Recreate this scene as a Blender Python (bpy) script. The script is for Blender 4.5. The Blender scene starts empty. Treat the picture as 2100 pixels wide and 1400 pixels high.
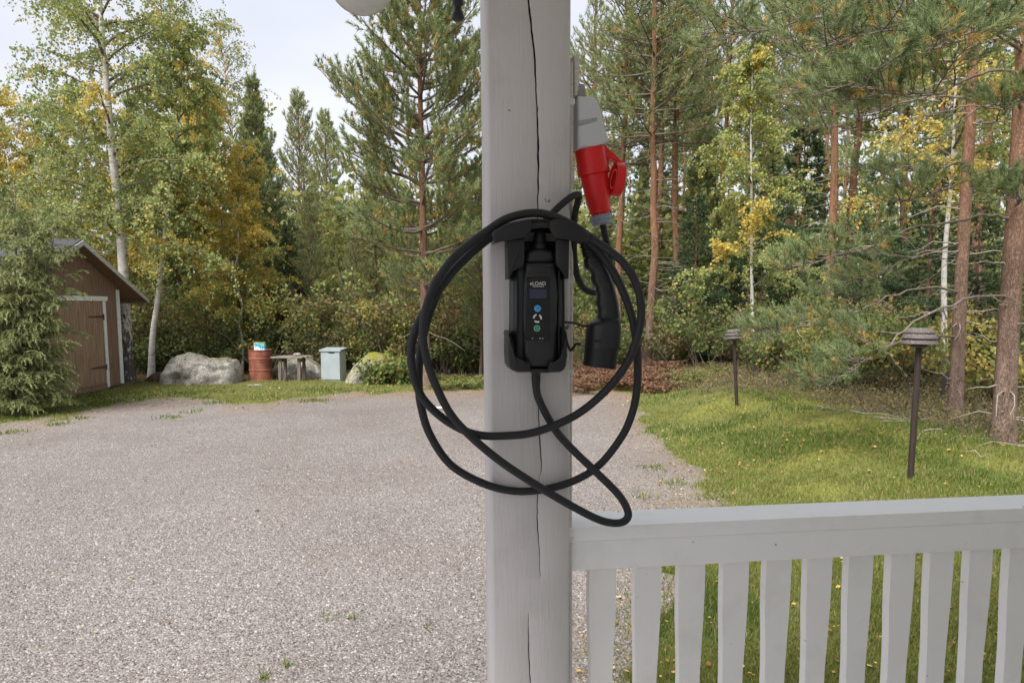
import bpy, bmesh, math, random
import numpy as np
from mathutils import Vector, Matrix

R = math.radians
random.seed(3)
scene = bpy.context.scene
C = scene.collection

# ------------------------------------------------------------------ camera
CAM_Z = 1.9
PITCH = R(6.0)
FPX, CX, CY = 1500.0, 1050.0, 787.0          # photo pixels (2100 x 1400)
cam_d = bpy.data.cameras.new('camera')
cam = bpy.data.objects.new('camera', cam_d)
C.objects.link(cam)
cam.location = (0, 0, CAM_Z)
cam.rotation_euler = (R(90) - PITCH, 0, 0)
cam_d.sensor_width = 36.0
cam_d.sensor_fit = 'HORIZONTAL'
cam_d.lens = 36.0 * FPX / 2100.0
cam_d.shift_y = (CY - 700.0) / 2100.0
cam_d.clip_start = 0.05
cam_d.clip_end = 2000
scene.camera = cam

# ------------------------------------------------------------------ sky, sun, exposure
SUN_EL, SUN_AZ = R(50), R(212)                # azimuth of the sun, clockwise from +Y
world = bpy.data.worlds.new('World')
scene.world = world
world.use_nodes = True
wn = world.node_tree.nodes
wl = world.node_tree.links
wn.clear()
w_out = wn.new('ShaderNodeOutputWorld')
w_bg = wn.new('ShaderNodeBackground')
w_sky = wn.new('ShaderNodeTexSky')
w_sky.sky_type = 'NISHITA'
w_sky.sun_disc = False
w_sky.sun_elevation = SUN_EL
w_sky.sun_rotation = SUN_AZ
w_tc = wn.new('ShaderNodeTexCoord')
w_mp = wn.new('ShaderNodeMapping')
w_mp.inputs['Scale'].default_value = (1.2, 1.2, 3.0)
w_no = wn.new('ShaderNodeTexNoise')
w_no.inputs['Scale'].default_value = 1.6
w_no.inputs['Detail'].default_value = 5
w_no.inputs['Roughness'].default_value = 0.5
w_rp = wn.new('ShaderNodeValToRGB')
w_rp.color_ramp.elements[0].position = 0.33
w_rp.color_ramp.elements[0].color = (7.5, 7.8, 9.0, 1)
w_rp.color_ramp.elements[1].position = 0.66
w_rp.color_ramp.elements[1].color = (9.2, 9.4, 10.0, 1)
w_mx = wn.new('ShaderNodeMixRGB')
w_mx.inputs['Fac'].default_value = 0.88
wl.new(w_tc.outputs['Generated'], w_mp.inputs['Vector'])
wl.new(w_mp.outputs['Vector'], w_no.inputs['Vector'])
wl.new(w_no.outputs['Fac'], w_rp.inputs['Fac'])
wl.new(w_sky.outputs['Color'], w_mx.inputs['Color1'])
wl.new(w_rp.outputs['Color'], w_mx.inputs['Color2'])
wl.new(w_mx.outputs['Color'], w_bg.inputs['Color'])
w_bg.inputs['Strength'].default_value = 0.057
wl.new(w_bg.outputs['Background'], w_out.inputs['Surface'])

sun_d = bpy.data.lights.new('sun', 'SUN')
sun_d.energy = 3.6
sun_d.angle = R(38)
sun_d.color = (1.0, 0.96, 0.9)
sun = bpy.data.objects.new('sun', sun_d)
C.objects.link(sun)
_sd = Vector((math.sin(SUN_AZ) * math.cos(SUN_EL), math.cos(SUN_AZ) * math.cos(SUN_EL), math.sin(SUN_EL)))
sun.rotation_euler = _sd.to_track_quat('Z', 'Y').to_euler()
sun.location = (0, 0, 30)

vs = scene.view_settings
vs.view_transform = 'Standard'
vs.look = 'None'
vs.gamma = 1.0
vs.exposure = 1.0
vs.use_curve_mapping = False
scene.cycles.max_bounces = 8
scene.cycles.diffuse_bounces = 5
scene.cycles.transmission_bounces = 4
scene.cycles.glossy_bounces = 2
scene.cycles.use_denoising = True


# ------------------------------------------------------------------ geometry helpers
def ray(px, py):
    u, v = (px - CX) / FPX, (CY - py) / FPX
    return np.array([u, math.cos(PITCH) + v * math.sin(PITCH), -math.sin(PITCH) + v * math.cos(PITCH)])


CAMP = np.array([0, 0, CAM_Z])


def at(px, py, Y):
    d = ray(px, py)
    return CAMP + d * (Y / d[1])


def on_z(px, py, z=0.0):
    d = ray(px, py)
    return CAMP + d * ((z - CAM_Z) / d[2])


def smooth(t):
    t = np.clip(t, 0, 1)
    return t * t * (3 - 2 * t)


_nr = np.random.default_rng(11)
_NG = _nr.random((64, 64))


def vnoise(x, y):
    x = np.asarray(x, float); y = np.asarray(y, float)
    xi = np.floor(x).astype(int); yi = np.floor(y).astype(int)
    fx = smooth(x - xi); fy = smooth(y - yi)
    g = lambda a, b: _NG[a % 64, b % 64]
    return (g(xi, yi) * (1 - fx) + g(xi + 1, yi) * fx) * (1 - fy) + (g(xi, yi + 1) * (1 - fx) + g(xi + 1, yi + 1) * fx) * fy


# gravel edge on the lawn side (x as a function of depth) and at the back (depth as a function of x / depth)
_rb = [on_z(a, b) for a, b in ((1330, 1400), (1400, 1180), (1480, 1030), (1405, 935), (1345, 890), (1312, 850), (1290, 800))]
_rbY = np.array([p[1] for p in _rb]); _rbX = np.array([p[0] for p in _rb])
_bb = [on_z(a, b) for a, b in ((-900, 980), (-300, 900), (0, 864), (130, 854), (240, 826), (330, 818), (430, 816), (475, 832), (560, 826), (690, 806), (800, 806), (1000, 801), (1290, 798), (1500, 800))]
_bbU = np.array([p[0] / p[1] for p in _bb]); _bbY = np.array([p[1] for p in _bb])


def gravel_d(x, y):
    """signed distance to the gravel edge, positive on the gravel"""
    x = np.asarray(x, float); y = np.asarray(y, float)
    d1 = np.interp(y, _rbY, _rbX) - x
    u = x / np.maximum(y, 0.5)
    d2 = (np.interp(u, _bbU, _bbY) - y) * 0.6
    d = np.minimum(d1, d2)
    return d + 0.35 * (vnoise(x * 1.7 + 3, y * 1.7) - 0.5) + 0.25 * (vnoise(x * 5, y * 5 + 9) - 0.5)


def hgt(x, y):
    x = np.asarray(x, float); y = np.asarray(y, float)
    xb = np.interp(y, _rbY, _rbX)
    bank = 0.26 * smooth((x - xb - 0.3) / 2.2) * smooth((y - 2.5) / 2.0)
    hump = 0.18 * np.exp(-((x - 4.5) / 1.3) ** 2 - ((y - 9.3) / 1.5) ** 2) + 0.12 * np.exp(-((x - 4.2) / 1.5) ** 2 - ((y - 13.5) / 1.5) ** 2)
    g = 0.05 * (vnoise(x * 0.5, y * 0.5) - 0.5)
    lawn = 0.10 * (vnoise(x * 1.3 + 7, y * 1.3) - 0.5) * smooth((x - xb) / 1.0)
    far = 0.25 * (vnoise(x * 0.25, y * 0.25) - 0.3) * smooth((y - 20) / 5)
    far2 = 0.012 * np.maximum(y - 30, 0)
    return bank + hump * smooth((x - xb) / 1.5) + g + lawn + far + far2


def on_ground(px, py):
    d = ray(px, py)
    t = 1.0
    for i in range(6000):
        p = CAMP + d * t
        if p[2] <= hgt(p[0], p[1]):
            return p
        t += 0.01
    return p


def mk_mesh(name, V, F, mats=None, smooth_sh=False, tint=None, matidx=None):
    V = np.asarray(V, np.float32).reshape(-1, 3)
    if isinstance(F, np.ndarray):
        F = [F]
    F = [np.asarray(f, np.int32) for f in F if len(f)]
    me = bpy.data.meshes.new(name)
    me.vertices.add(len(V))
    me.vertices.foreach_set('co', V.ravel())
    nl = sum(f.size for f in F); npoly = sum(len(f) for f in F)
    me.loops.add(nl)
    me.loops.foreach_set('vertex_index', np.concatenate([f.ravel() for f in F]))
    me.polygons.add(npoly)
    st, o = [], 0
    for f in F:
        k = f.shape[1]
        st.append(np.arange(len(f)) * k + o); o += f.size
    me.polygons.foreach_set('loop_start', np.concatenate(st).astype(np.int32))
    if smooth_sh:
        me.polygons.foreach_set('use_smooth', np.ones(npoly, bool))
    if tint is not None:
        a = me.attributes.new('tint', 'FLOAT', 'POINT')
        a.data.foreach_set('value', np.asarray(tint, np.float32))
    if matidx is not None:
        me.polygons.foreach_set('material_index', np.asarray(matidx, np.int32))
    me.update(calc_edges=True)
    if mats is not None:
        for m in (mats if isinstance(mats, (list, tuple)) else [mats]):
            me.materials.append(m)
    return me


def link(name, me, parent=None):
    o = bpy.data.objects.new(name, me)
    C.objects.link(o)
    if parent is not None:
        o.parent = parent
    return o


def tag(o, label=None, cat=None, group=None, kind=None):
    if label: o['label'] = label
    if cat: o['category'] = cat
    if group: o['group'] = group
    if kind: o['kind'] = kind
    return o


def thing(name, label, cat, loc=(0, 0, 0), rz=0.0, group=None):
    o = bpy.data.objects.new(name, None)
    C.objects.link(o)
    o.location = loc
    o.rotation_euler = (0, 0, rz)
    o.empty_display_size = 0.1
    return tag(o, label, cat, group)


def obj_bm(name, bm, mat, parent=None, sharp=None):
    bmesh.ops.recalc_face_normals(bm, faces=bm.faces[:])
    me = bpy.data.meshes.new(name)
    bm.to_mesh(me); bm.free()
    for m in (mat if isinstance(mat, (list, tuple)) else [mat]):
        me.materials.append(m)
    if sharp is not None:
        me.polygons.foreach_set('use_smooth', np.ones(len(me.polygons), bool))
        me.set_sharp_from_angle(angle=R(sharp))
    return link(name, me, parent)


def box_bm(lo, hi, bev=0.0, seg=1, bm=None):
    bm = bm or bmesh.new()
    r = bmesh.ops.create_cube(bm, size=1.0)
    lo, hi = Vector(lo), Vector(hi)
    for v in r['verts']:
        v.co = Vector([(lo[i] + hi[i]) / 2 + v.co[i] * (hi[i] - lo[i]) for i in range(3)])
    if bev > 0:
        es = list({e for v in r['verts'] for e in v.link_edges})
        bmesh.ops.bevel(bm, geom=es, offset=bev, segments=seg, affect='EDGES', profile=0.6)
    return bm


def prism_bm(outline, y0, y1, bev=0.0, seg=2, bm=None):
    """outline: list of (x, z); extruded along y from y0 to y1"""
    bm = bm or bmesh.new()
    a = [bm.verts.new((x, y0, z)) for x, z in outline]
    b = [bm.verts.new((x, y1, z)) for x, z in outline]
    n = len(a)
    fs = [bm.faces.new(a), bm.faces.new(b[::-1])]
    for i in range(n):
        fs.append(bm.faces.new((a[i], b[i], b[(i + 1) % n], a[(i + 1) % n])))
    if bev > 0:
        es = list({e for f in fs[:2] for e in f.edges})
        bmesh.ops.bevel(bm, geom=es, offset=bev, segments=seg, affect='EDGES', profile=0.5)
    return bm


def lathe(profile, sides=24, axis_from=(0, 0, 0), axis=(0, 0, 1), cap=True):
    """profile: list of (r, t); returns verts, [quads, ...]"""
    ax = Vector(axis).normalized()
    s = ax.orthogonal().normalized(); t = ax.cross(s)
    o = Vector(axis_from)
    V = []
    for r, h in profile:
        for k in range(sides):
            a = 2 * math.pi * k / sides
            V.append(o + ax * h + s * (r * math.cos(a)) + t * (r * math.sin(a)))
    Q = []
    for i in range(len(profile) - 1):
        for k in range(sides):
            k2 = (k + 1) % sides
            Q.append((i * sides + k, i * sides + k2, (i + 1) * sides + k2, (i + 1) * sides + k))
    F = [np.array(Q)]
    if cap:
        n = len(V)
        V.append(o + ax * profile[0][1]); V.append(o + ax * profile[-1][1])
        T = []
        b = (len(profile) - 1) * sides
        for k in range(sides):
            k2 = (k + 1) % sides
            T.append((n, k2, k)); T.append((n + 1, b + k, b + k2))
        F.append(np.array(T))
    return np.array([tuple(v) for v in V]), F


def lathe_obj(name, profile, mat, parent=None, sides=24, axis_from=(0, 0, 0), axis=(0, 0, 1), sharp=35, cap=True):
    V, F = lathe(profile, sides, axis_from, axis, cap)
    me = mk_mesh(name, V, F, mat, True)
    me.set_sharp_from_angle(angle=R(sharp))
    return link(name, me, parent)


def spline(P, n):
    """Catmull-Rom through P, about n samples in all"""
    P = np.asarray(P, float)
    Q = np.vstack([2 * P[0] - P[1], P, 2 * P[-1] - P[-2]])
    out = []
    m = len(P) - 1
    per = max(2, n // m)
    for i in range(m):
        p0, p1, p2, p3 = Q[i:i + 4]
        for t in np.linspace(0, 1, per, endpoint=False):
            out.append(0.5 * ((2 * p1) + (-p0 + p2) * t + (2 * p0 - 5 * p1 + 4 * p2 - p3) * t * t + (-p0 + 3 * p1 - 3 * p2 + p3) * t ** 3))
    out.append(P[-1])
    return np.array(out)


def tube(P, rad, sides=6, cap=False):
    P = np.asarray(P, float); n = len(P)
    rad = np.broadcast_to(np.asarray(rad, float), (n,))
    T = np.gradient(P, axis=0)
    T /= np.linalg.norm(T, axis=1, keepdims=True) + 1e-12
    ref = np.array([0.31, 0.17, 0.93]) if abs(T[0] @ np.array([0.31, 0.17, 0.93])) < 0.9 else np.array([1.0, 0.1, 0.0])
    U = np.zeros_like(P)
    u = np.cross(T[0], ref); u /= np.linalg.norm(u)
    for i in range(n):
        u = u - T[i] * (u @ T[i]); u /= np.linalg.norm(u) + 1e-12
        U[i] = u
    W = np.cross(T, U)
    a = np.arange(sides) * 2 * np.pi / sides
    V = P[:, None] + rad[:, None, None] * (np.cos(a)[None, :, None] * U[:, None] + np.sin(a)[None, :, None] * W[:, None])
    i = np.arange(n - 1)[:, None] * sides; k = np.arange(sides)[None]; k2 = (k + 1) % sides
    Q = np.stack([i + k, i + k2, i + sides + k2, i + sides + k], -1).reshape(-1, 4)
    V = V.reshape(-1, 3)
    F = [Q]
    if cap:
        m = len(V)
        V = np.vstack([V, P[:1], P[-1:]])
        kk = np.arange(sides); k2 = (kk + 1) % sides; b = (n - 1) * sides
        F.append(np.vstack([np.stack([np.full(sides, m), k2, kk], -1), np.stack([np.full(sides, m + 1), b + kk, b + k2], -1)]))
    return V, F


class Acc:
    """collects vertices, quads / triangles and a tint per vertex"""
    def __init__(s): s.V, s.Q, s.T, s.C, s.n = [], [], [], [], 0

    def add(s, V, F, tint=0.5):
        F = F if isinstance(F, list) else [F]
        for f in F:
            (s.Q if f.shape[1] == 4 else s.T).append(f + s.n)
        s.V.append(V); s.n += len(V)
        s.C.append(np.broadcast_to(np.asarray(tint, float), (len(V),)))

    def arrays(s):
        V = np.vstack(s.V) if s.V else np.zeros((0, 3))
        F = []
        if s.Q: F.append(np.vstack(s.Q))
        if s.T: F.append(np.vstack(s.T))
        return V, F, (np.concatenate(s.C) if s.C else np.zeros(0))

    def mesh(s, name, mat, sm=False):
        V, F, c = s.arrays()
        return mk_mesh(name, V, F, mat, sm, c)


def unit(v):
    return v / (np.linalg.norm(v, axis=-1, keepdims=True) + 1e-12)


def needles(P, D, L, W, rng):
    n = len(P)
    s = unit(np.cross(D, rng.normal(size=(n, 3)))) * (np.reshape(W, (-1, 1)) / 2)
    V = np.stack([P - s, P + s, P + D * np.reshape(L, (-1, 1))], 1).reshape(-1, 3)
    return V, np.arange(3 * n).reshape(-1, 3)


def leaves(P, L, W, rng, hang=0.6):
    n = len(P)
    a = unit(rng.normal(size=(n, 3)) * 0.7 + np.array([0, 0, -hang]))
    b = unit(np.cross(a, rng.normal(size=(n, 3))))
    L = np.reshape(L, (-1, 1)); W = np.reshape(W, (-1, 1))
    V = np.stack([P, P + a * L * 0.45 + b * W * 0.5, P + a * L, P + a * L * 0.45 - b * W * 0.5], 1).reshape(-1, 3)
    return V, np.arange(4 * n).reshape(-1, 4)


def tufts(B, D, n, shoot, nl, nw, rng, tint, a0=25, a1=65):
    """n needles round each of the shoots that start at B and run along D"""
    N = len(B)
    s = rng.random((N, n, 1))
    d = D[:, None]
    pr = unit(np.cross(np.broadcast_to(d, (N, n, 3)), rng.normal(size=(N, n, 3))))
    ang = np.radians(a0 + (a1 - a0) * rng.random((N, n, 1)) * (1.15 - 0.5 * s))
    dd = (np.cos(ang) * d + np.sin(ang) * pr).reshape(-1, 3)
    P = (B[:, None] + d * s * shoot).reshape(-1, 3)
    ln = nl * (0.7 + 0.5 * rng.random(N * n))
    V, F = needles(P, unit(dd), ln, nw, rng)
    t = np.repeat(np.clip(np.repeat(tint, n) + rng.normal(0, 0.05, N * n), 0, 1), 3)
    return V, F, t


# ------------------------------------------------------------------ materials
def nmat(name):
    m = bpy.data.materials.new(name)
    m.use_nodes = True
    nt = m.node_tree
    b = nt.nodes['Principled BSDF']
    return m, nt, b


def node(nt, t, **kw):
    n = nt.nodes.new(t)
    for k, v in kw.items():
        if k in n.inputs.keys(): n.inputs[k].default_value = v
        else: setattr(n, k, v)
    return n


def ramp(nt, stops, interp='LINEAR'):
    n = nt.nodes.new('ShaderNodeValToRGB')
    e = n.color_ramp.elements
    n.color_ramp.interpolation = interp
    while len(e) < len(stops): e.new(0.5)
    for i, (p, c) in enumerate(stops):
        e[i].position = p
        e[i].color = (*c, 1) if len(c) == 3 else c
    return n


def objco(nt, scale=(1, 1, 1)):
    tc = nt.nodes.new('ShaderNodeTexCoord')
    mp = nt.nodes.new('ShaderNodeMapping')
    mp.inputs['Scale'].default_value = scale
    nt.links.new(tc.outputs['Object'], mp.inputs['Vector'])
    return mp.outputs['Vector']


def noise_mat(name, stops, scale=(1, 1, 1), nscale=8.0, detail=6, rough=0.85, bump=0.3, bdist=0.01, spec=0.3, metal=0.0, nrough=0.6):
    m, nt, b = nmat(name)
    co = objco(nt, scale)
    n = node(nt, 'ShaderNodeTexNoise', Scale=nscale, Detail=detail, Roughness=nrough)
    nt.links.new(co, n.inputs['Vector'])
    r = ramp(nt, stops)
    nt.links.new(n.outputs['Fac'], r.inputs['Fac'])
    nt.links.new(r.outputs['Color'], b.inputs['Base Color'])
    b.inputs['Roughness'].default_value = rough
    b.inputs['Specular IOR Level'].default_value = spec
    b.inputs['Metallic'].default_value = metal
    if bump > 0:
        bp = node(nt, 'ShaderNodeBump', Strength=bump, Distance=bdist)
        nt.links.new(n.outputs['Fac'], bp.inputs['Height'])
        nt.links.new(bp.outputs['Normal'], b.inputs['Normal'])
    return m


def leaf_mat(name, stops, trans=0.35, rough=0.6, spec=0.25):
    m, nt, b = nmat(name)
    at_ = node(nt, 'ShaderNodeAttribute', attribute_name='tint')
    r = ramp(nt, stops)
    nt.links.new(at_.outputs['Fac'], r.inputs['Fac'])
    nt.links.new(r.outputs['Color'], b.inputs['Base Color'])
    b.inputs['Roughness'].default_value = rough
    b.inputs['Specular IOR Level'].default_value = spec
    if trans > 0:
        tr = node(nt, 'ShaderNodeBsdfTranslucent')
        nt.links.new(r.outputs['Color'], tr.inputs['Color'])
        mx = node(nt, 'ShaderNodeMixShader', Fac=trans)
        nt.links.new(b.outputs['BSDF'], mx.inputs[1])
        nt.links.new(tr.outputs['BSDF'], mx.inputs[2])
        nt.links.new(mx.outputs['Shader'], nt.nodes['Material Output'].inputs['Surface'])
    return m


M = {}
M['birch_leaf'] = leaf_mat('birch_leaf', [(0.0, (0.12, 0.165, 0.065)), (0.35, (0.25, 0.315, 0.12)), (0.6, (0.41, 0.43, 0.145)), (0.8, (0.66, 0.53, 0.13)), (1.0, (0.62, 0.38, 0.09))], 0.45)
M['pine_needle'] = leaf_mat('pine_needle', [(0.0, (0.09, 0.13, 0.055)), (0.3, (0.155, 0.21, 0.092)), (0.6, (0.27, 0.325, 0.145)), (0.8, (0.39, 0.37, 0.14)), (1.0, (0.54, 0.33, 0.10))], 0.3)
M['spruce_needle'] = leaf_mat('spruce_needle', [(0.0, (0.045, 0.08, 0.035)), (0.5, (0.095, 0.145, 0.065)), (1.0, (0.19, 0.22, 0.10))], 0.2)
M['juniper_needle'] = leaf_mat('juniper_needle', [(0.0, (0.12, 0.155, 0.065)), (0.5, (0.25, 0.295, 0.12)), (0.85, (0.39, 0.41, 0.18)), (1.0, (0.32, 0.24, 0.14))], 0.3)
M['shrub_leaf'] = leaf_mat('shrub_leaf', [(0.0, (0.06, 0.09, 0.035)), (0.45, (0.17, 0.22, 0.075)), (0.7, (0.31, 0.32, 0.10)), (0.88, (0.52, 0.42, 0.10)), (1.0, (0.42, 0.21, 0.10))], 0.4)
M['grass'] = leaf_mat('grass_blades', [(0.0, (0.075, 0.125, 0.022)), (0.4, (0.15, 0.20, 0.04)), (0.7, (0.26, 0.24, 0.07)), (1.0, (0.36, 0.28, 0.15))], 0.3)
M['bracken'] = leaf_mat('dead_bracken', [(0.0, (0.08, 0.045, 0.03)), (0.5, (0.19, 0.10, 0.06)), (1.0, (0.32, 0.19, 0.11))], 0.15)
M['heath'] = leaf_mat('heath_leaf', [(0.0, (0.08, 0.08, 0.035)), (0.4, (0.165, 0.155, 0.065)), (0.7, (0.27, 0.20, 0.09)), (1.0, (0.34, 0.22, 0.11))], 0.25)
M['litter'] = leaf_mat('fallen_leaf', [(0.0, (0.14, 0.07, 0.03)), (0.5, (0.33, 0.17, 0.06)), (0.8, (0.55, 0.38, 0.08)), (1.0, (0.52, 0.42, 0.22))], 0.1)
M['twig'] = noise_mat('twig_bark', [(0.3, (0.11, 0.085, 0.065)), (0.7, (0.23, 0.19, 0.155))], nscale=20, bump=0)
M['dead_twig'] = noise_mat('dead_twig', [(0.3, (0.21, 0.18, 0.15)), (0.7, (0.40, 0.36, 0.31))], nscale=15, bump=0)
M['soil'] = noise_mat('soil', [(0.3, (0.05, 0.03, 0.022)), (0.7, (0.13, 0.075, 0.05))], nscale=9, bump=0.6)


def birch_bark(name='birch_bark', dark=0.44):
    m, nt, b = nmat(name)
    co = objco(nt, (2.5, 2.5, 9.0))
    n1 = node(nt, 'ShaderNodeTexNoise', Scale=2.2, Detail=4, Roughness=0.6)
    nt.links.new(co, n1.inputs['Vector'])
    co2 = objco(nt, (7, 7, 2.2))
    n2 = node(nt, 'ShaderNodeTexNoise', Scale=3.0, Detail=5, Roughness=0.65)
    nt.links.new(co2, n2.inputs['Vector'])
    tc = nt.nodes.new('ShaderNodeTexCoord')
    sep = nt.nodes.new('ShaderNodeSeparateXYZ')
    nt.links.new(tc.outputs['Object'], sep.inputs[0])
    low = node(nt, 'ShaderNodeMapRange')
    low.inputs['From Min'].default_value = 0.5; low.inputs['From Max'].default_value = 3.6
    low.inputs['To Min'].default_value = dark; low.inputs['To Max'].default_value = 0.0
    nt.links.new(sep.outputs['Z'], low.inputs['Value'])
    ad = node(nt, 'ShaderNodeMath', operation='ADD')
    nt.links.new(n2.outputs['Fac'], ad.inputs[0]); nt.links.new(low.outputs['Result'], ad.inputs[1])
    r2 = ramp(nt, [(0.80, (0, 0, 0)), (0.86, (1, 1, 1))])
    nt.links.new(ad.outputs[0], r2.inputs['Fac'])
    r1 = ramp(nt, [(0.30, (0.035, 0.03, 0.028)), (0.37, (0.46, 0.43, 0.40)), (0.62, (0.66, 0.63, 0.59))])
    nt.links.new(n1.outputs['Fac'], r1.inputs['Fac'])
    mx = nt.nodes.new('ShaderNodeMixRGB')
    mx.inputs['Color2'].default_value = (0.085, 0.072, 0.064, 1)
    nt.links.new(r2.outputs['Color'], mx.inputs['Fac'])
    nt.links.new(r1.outputs['Color'], mx.inputs['Color1'])
    nt.links.new(mx.outputs['Color'], b.inputs['Base Color'])
    b.inputs['Roughness'].default_value = 0.8
    bp = node(nt, 'ShaderNodeBump', Strength=0.5, Distance=0.02)
    nt.links.new(n2.outputs['Fac'], bp.inputs['Height'])
    nt.links.new(bp.outputs['Normal'], b.inputs['Normal'])
    return m


def pine_bark():
    m, nt, b = nmat('pine_bark')
    co = objco(nt, (1, 1, 0.28))
    v = node(nt, 'ShaderNodeTexVoronoi', Scale=40.0, feature='DISTANCE_TO_EDGE')
    nz = node(nt, 'ShaderNodeTexNoise', Scale=14.0, Detail=6, Roughness=0.65)
    nt.links.new(co, nz.inputs['Vector'])
    va = nt.nodes.new('ShaderNodeMixRGB'); va.blend_type = 'LINEAR_LIGHT'; va.inputs['Fac'].default_value = 0.10
    nt.links.new(co, va.inputs['Color1']); nt.links.new(nz.outputs['Color'], va.inputs['Color2'])
    nt.links.new(va.outputs['Color'], v.inputs['Vector'])
    tc = nt.nodes.new('ShaderNodeTexCoord')
    sep = nt.nodes.new('ShaderNodeSeparateXYZ')
    nt.links.new(tc.outputs['Object'], sep.inputs[0])
    mr = node(nt, 'ShaderNodeMapRange')
    mr.inputs['From Min'].default_value = 0.8; mr.inputs['From Max'].default_value = 4.5
    nt.links.new(sep.outputs['Z'], mr.inputs['Value'])
    lo = ramp(nt, [(0.3, (0.17, 0.115, 0.09)), (0.7, (0.33, 0.235, 0.19))])
    hi = ramp(nt, [(0.3, (0.19, 0.10, 0.06)), (0.7, (0.37, 0.195, 0.115))])
    nt.links.new(nz.outputs['Fac'], lo.inputs['Fac']); nt.links.new(nz.outputs['Fac'], hi.inputs['Fac'])
    mx = nt.nodes.new('ShaderNodeMixRGB')
    nt.links.new(mr.outputs['Result'], mx.inputs['Fac'])
    nt.links.new(lo.outputs['Color'], mx.inputs['Color1']); nt.links.new(hi.outputs['Color'], mx.inputs['Color2'])
    cr = ramp(nt, [(0.0, (0.55, 0.52, 0.5)), (0.10, (1, 1, 1))])
    nt.links.new(v.outputs['Distance'], cr.inputs['Fac'])
    ml = nt.nodes.new('ShaderNodeMixRGB'); ml.blend_type = 'MULTIPLY'; ml.inputs['Fac'].default_value = 0.6
    nt.links.new(mx.outputs['Color'], ml.inputs['Color1']); nt.links.new(cr.outputs['Color'], ml.inputs['Color2'])
    nt.links.new(ml.outputs['Color'], b.inputs['Base Color'])
    b.inputs['Roughness'].default_value = 0.9
    b.inputs['Specular IOR Level'].default_value = 0.15
    bp = node(nt, 'ShaderNodeBump', Strength=0.8, Distance=0.02)
    nt.links.new(cr.outputs['Color'], bp.inputs['Height'])
    nt.links.new(bp.outputs['Normal'], b.inputs['Normal'])
    return m


M['birch_bark'] = birch_bark()
M['young_birch'] = birch_bark('young_birch_bark', 0.12)
M['pine_bark'] = pine_bark()


def paint_mat(name, base, dirty, grain=(30, 30, 2.0), bump=0.35, bdist=0.0015):
    m, nt, b = nmat(name)
    def shifted(scale=(1, 1, 1)):
        oi = nt.nodes.new('ShaderNodeObjectInfo')
        mu = node(nt, 'ShaderNodeMath', operation='MULTIPLY'); nt.links.new(oi.outputs['Random'], mu.inputs[0]); mu.inputs[1].default_value = 57.0
        va = node(nt, 'ShaderNodeVectorMath', operation='ADD'); nt.links.new(objco(nt, scale), va.inputs[0]); nt.links.new(mu.outputs[0], va.inputs[1])
        return va.outputs[0]
    co = shifted(grain)
    n = node(nt, 'ShaderNodeTexNoise', Scale=6.0, Detail=6, Roughness=0.55, Distortion=0.6)
    nt.links.new(co, n.inputs['Vector'])
    co2 = shifted()
    n2 = node(nt, 'ShaderNodeTexNoise', Scale=7.0, Detail=5, Roughness=0.7)
    nt.links.new(co2, n2.inputs['Vector'])
    r = ramp(nt, [(0.30, dirty), (0.48, base)])
    nt.links.new(n2.outputs['Fac'], r.inputs['Fac'])
    # small knocks in the paint
    n3 = node(nt, 'ShaderNodeTexNoise', Scale=38.0, Detail=2, Roughness=0.5)
    nt.links.new(co2, n3.inputs['Vector'])
    r3 = ramp(nt, [(0.745, (0, 0, 0)), (0.77, (1, 1, 1))])
    nt.links.new(n3.outputs['Fac'], r3.inputs['Fac'])
    mx = nt.nodes.new('ShaderNodeMixRGB'); mx.inputs['Color2'].default_value = (0.20, 0.185, 0.17, 1)
    nt.links.new(r3.outputs['Color'], mx.inputs['Fac']); nt.links.new(r.outputs['Color'], mx.inputs['Color1'])
    nt.links.new(mx.outputs['Color'], b.inputs['Base Color'])
    b.inputs['Roughness'].default_value = 0.5
    b.inputs['Specular IOR Level'].default_value = 0.35
    bp = node(nt, 'ShaderNodeBump', Strength=bump, Distance=bdist)
    nt.links.new(n.outputs['Fac'], bp.inputs['Height'])
    nt.links.new(bp.outputs['Normal'], b.inputs['Normal'])
    return m


M['post_paint'] = paint_mat('post_paint', (0.635, 0.605, 0.60), (0.575, 0.545, 0.54), bump=0.55, bdist=0.0025)
M['rail_paint'] = paint_mat('rail_paint', (0.89, 0.885, 0.875), (0.83, 0.825, 0.81), grain=(2.0, 30, 30), bump=0.25)
M['slat_paint'] = paint_mat('slat_paint', (0.89, 0.88, 0.87), (0.83, 0.82, 0.805), bump=0.25)
M['crack'] = noise_mat('crack_dark', [(0.3, (0.02, 0.017, 0.015)), (0.7, (0.05, 0.042, 0.036))], nscale=40, bump=0)  # near-black colour inside the split


def plain(name, col, rough=0.5, spec=0.5, bump=0.0, bscale=200, metal=0.0, var=0.12):
    c0 = tuple(c * (1 - var) for c in col); c1 = tuple(min(1, c * (1 + var)) for c in col)
    return noise_mat(name, [(0.35, c0), (0.65, c1)], nscale=bscale, detail=3, rough=rough, spec=spec, bump=bump, bdist=0.0005, metal=metal)


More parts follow.
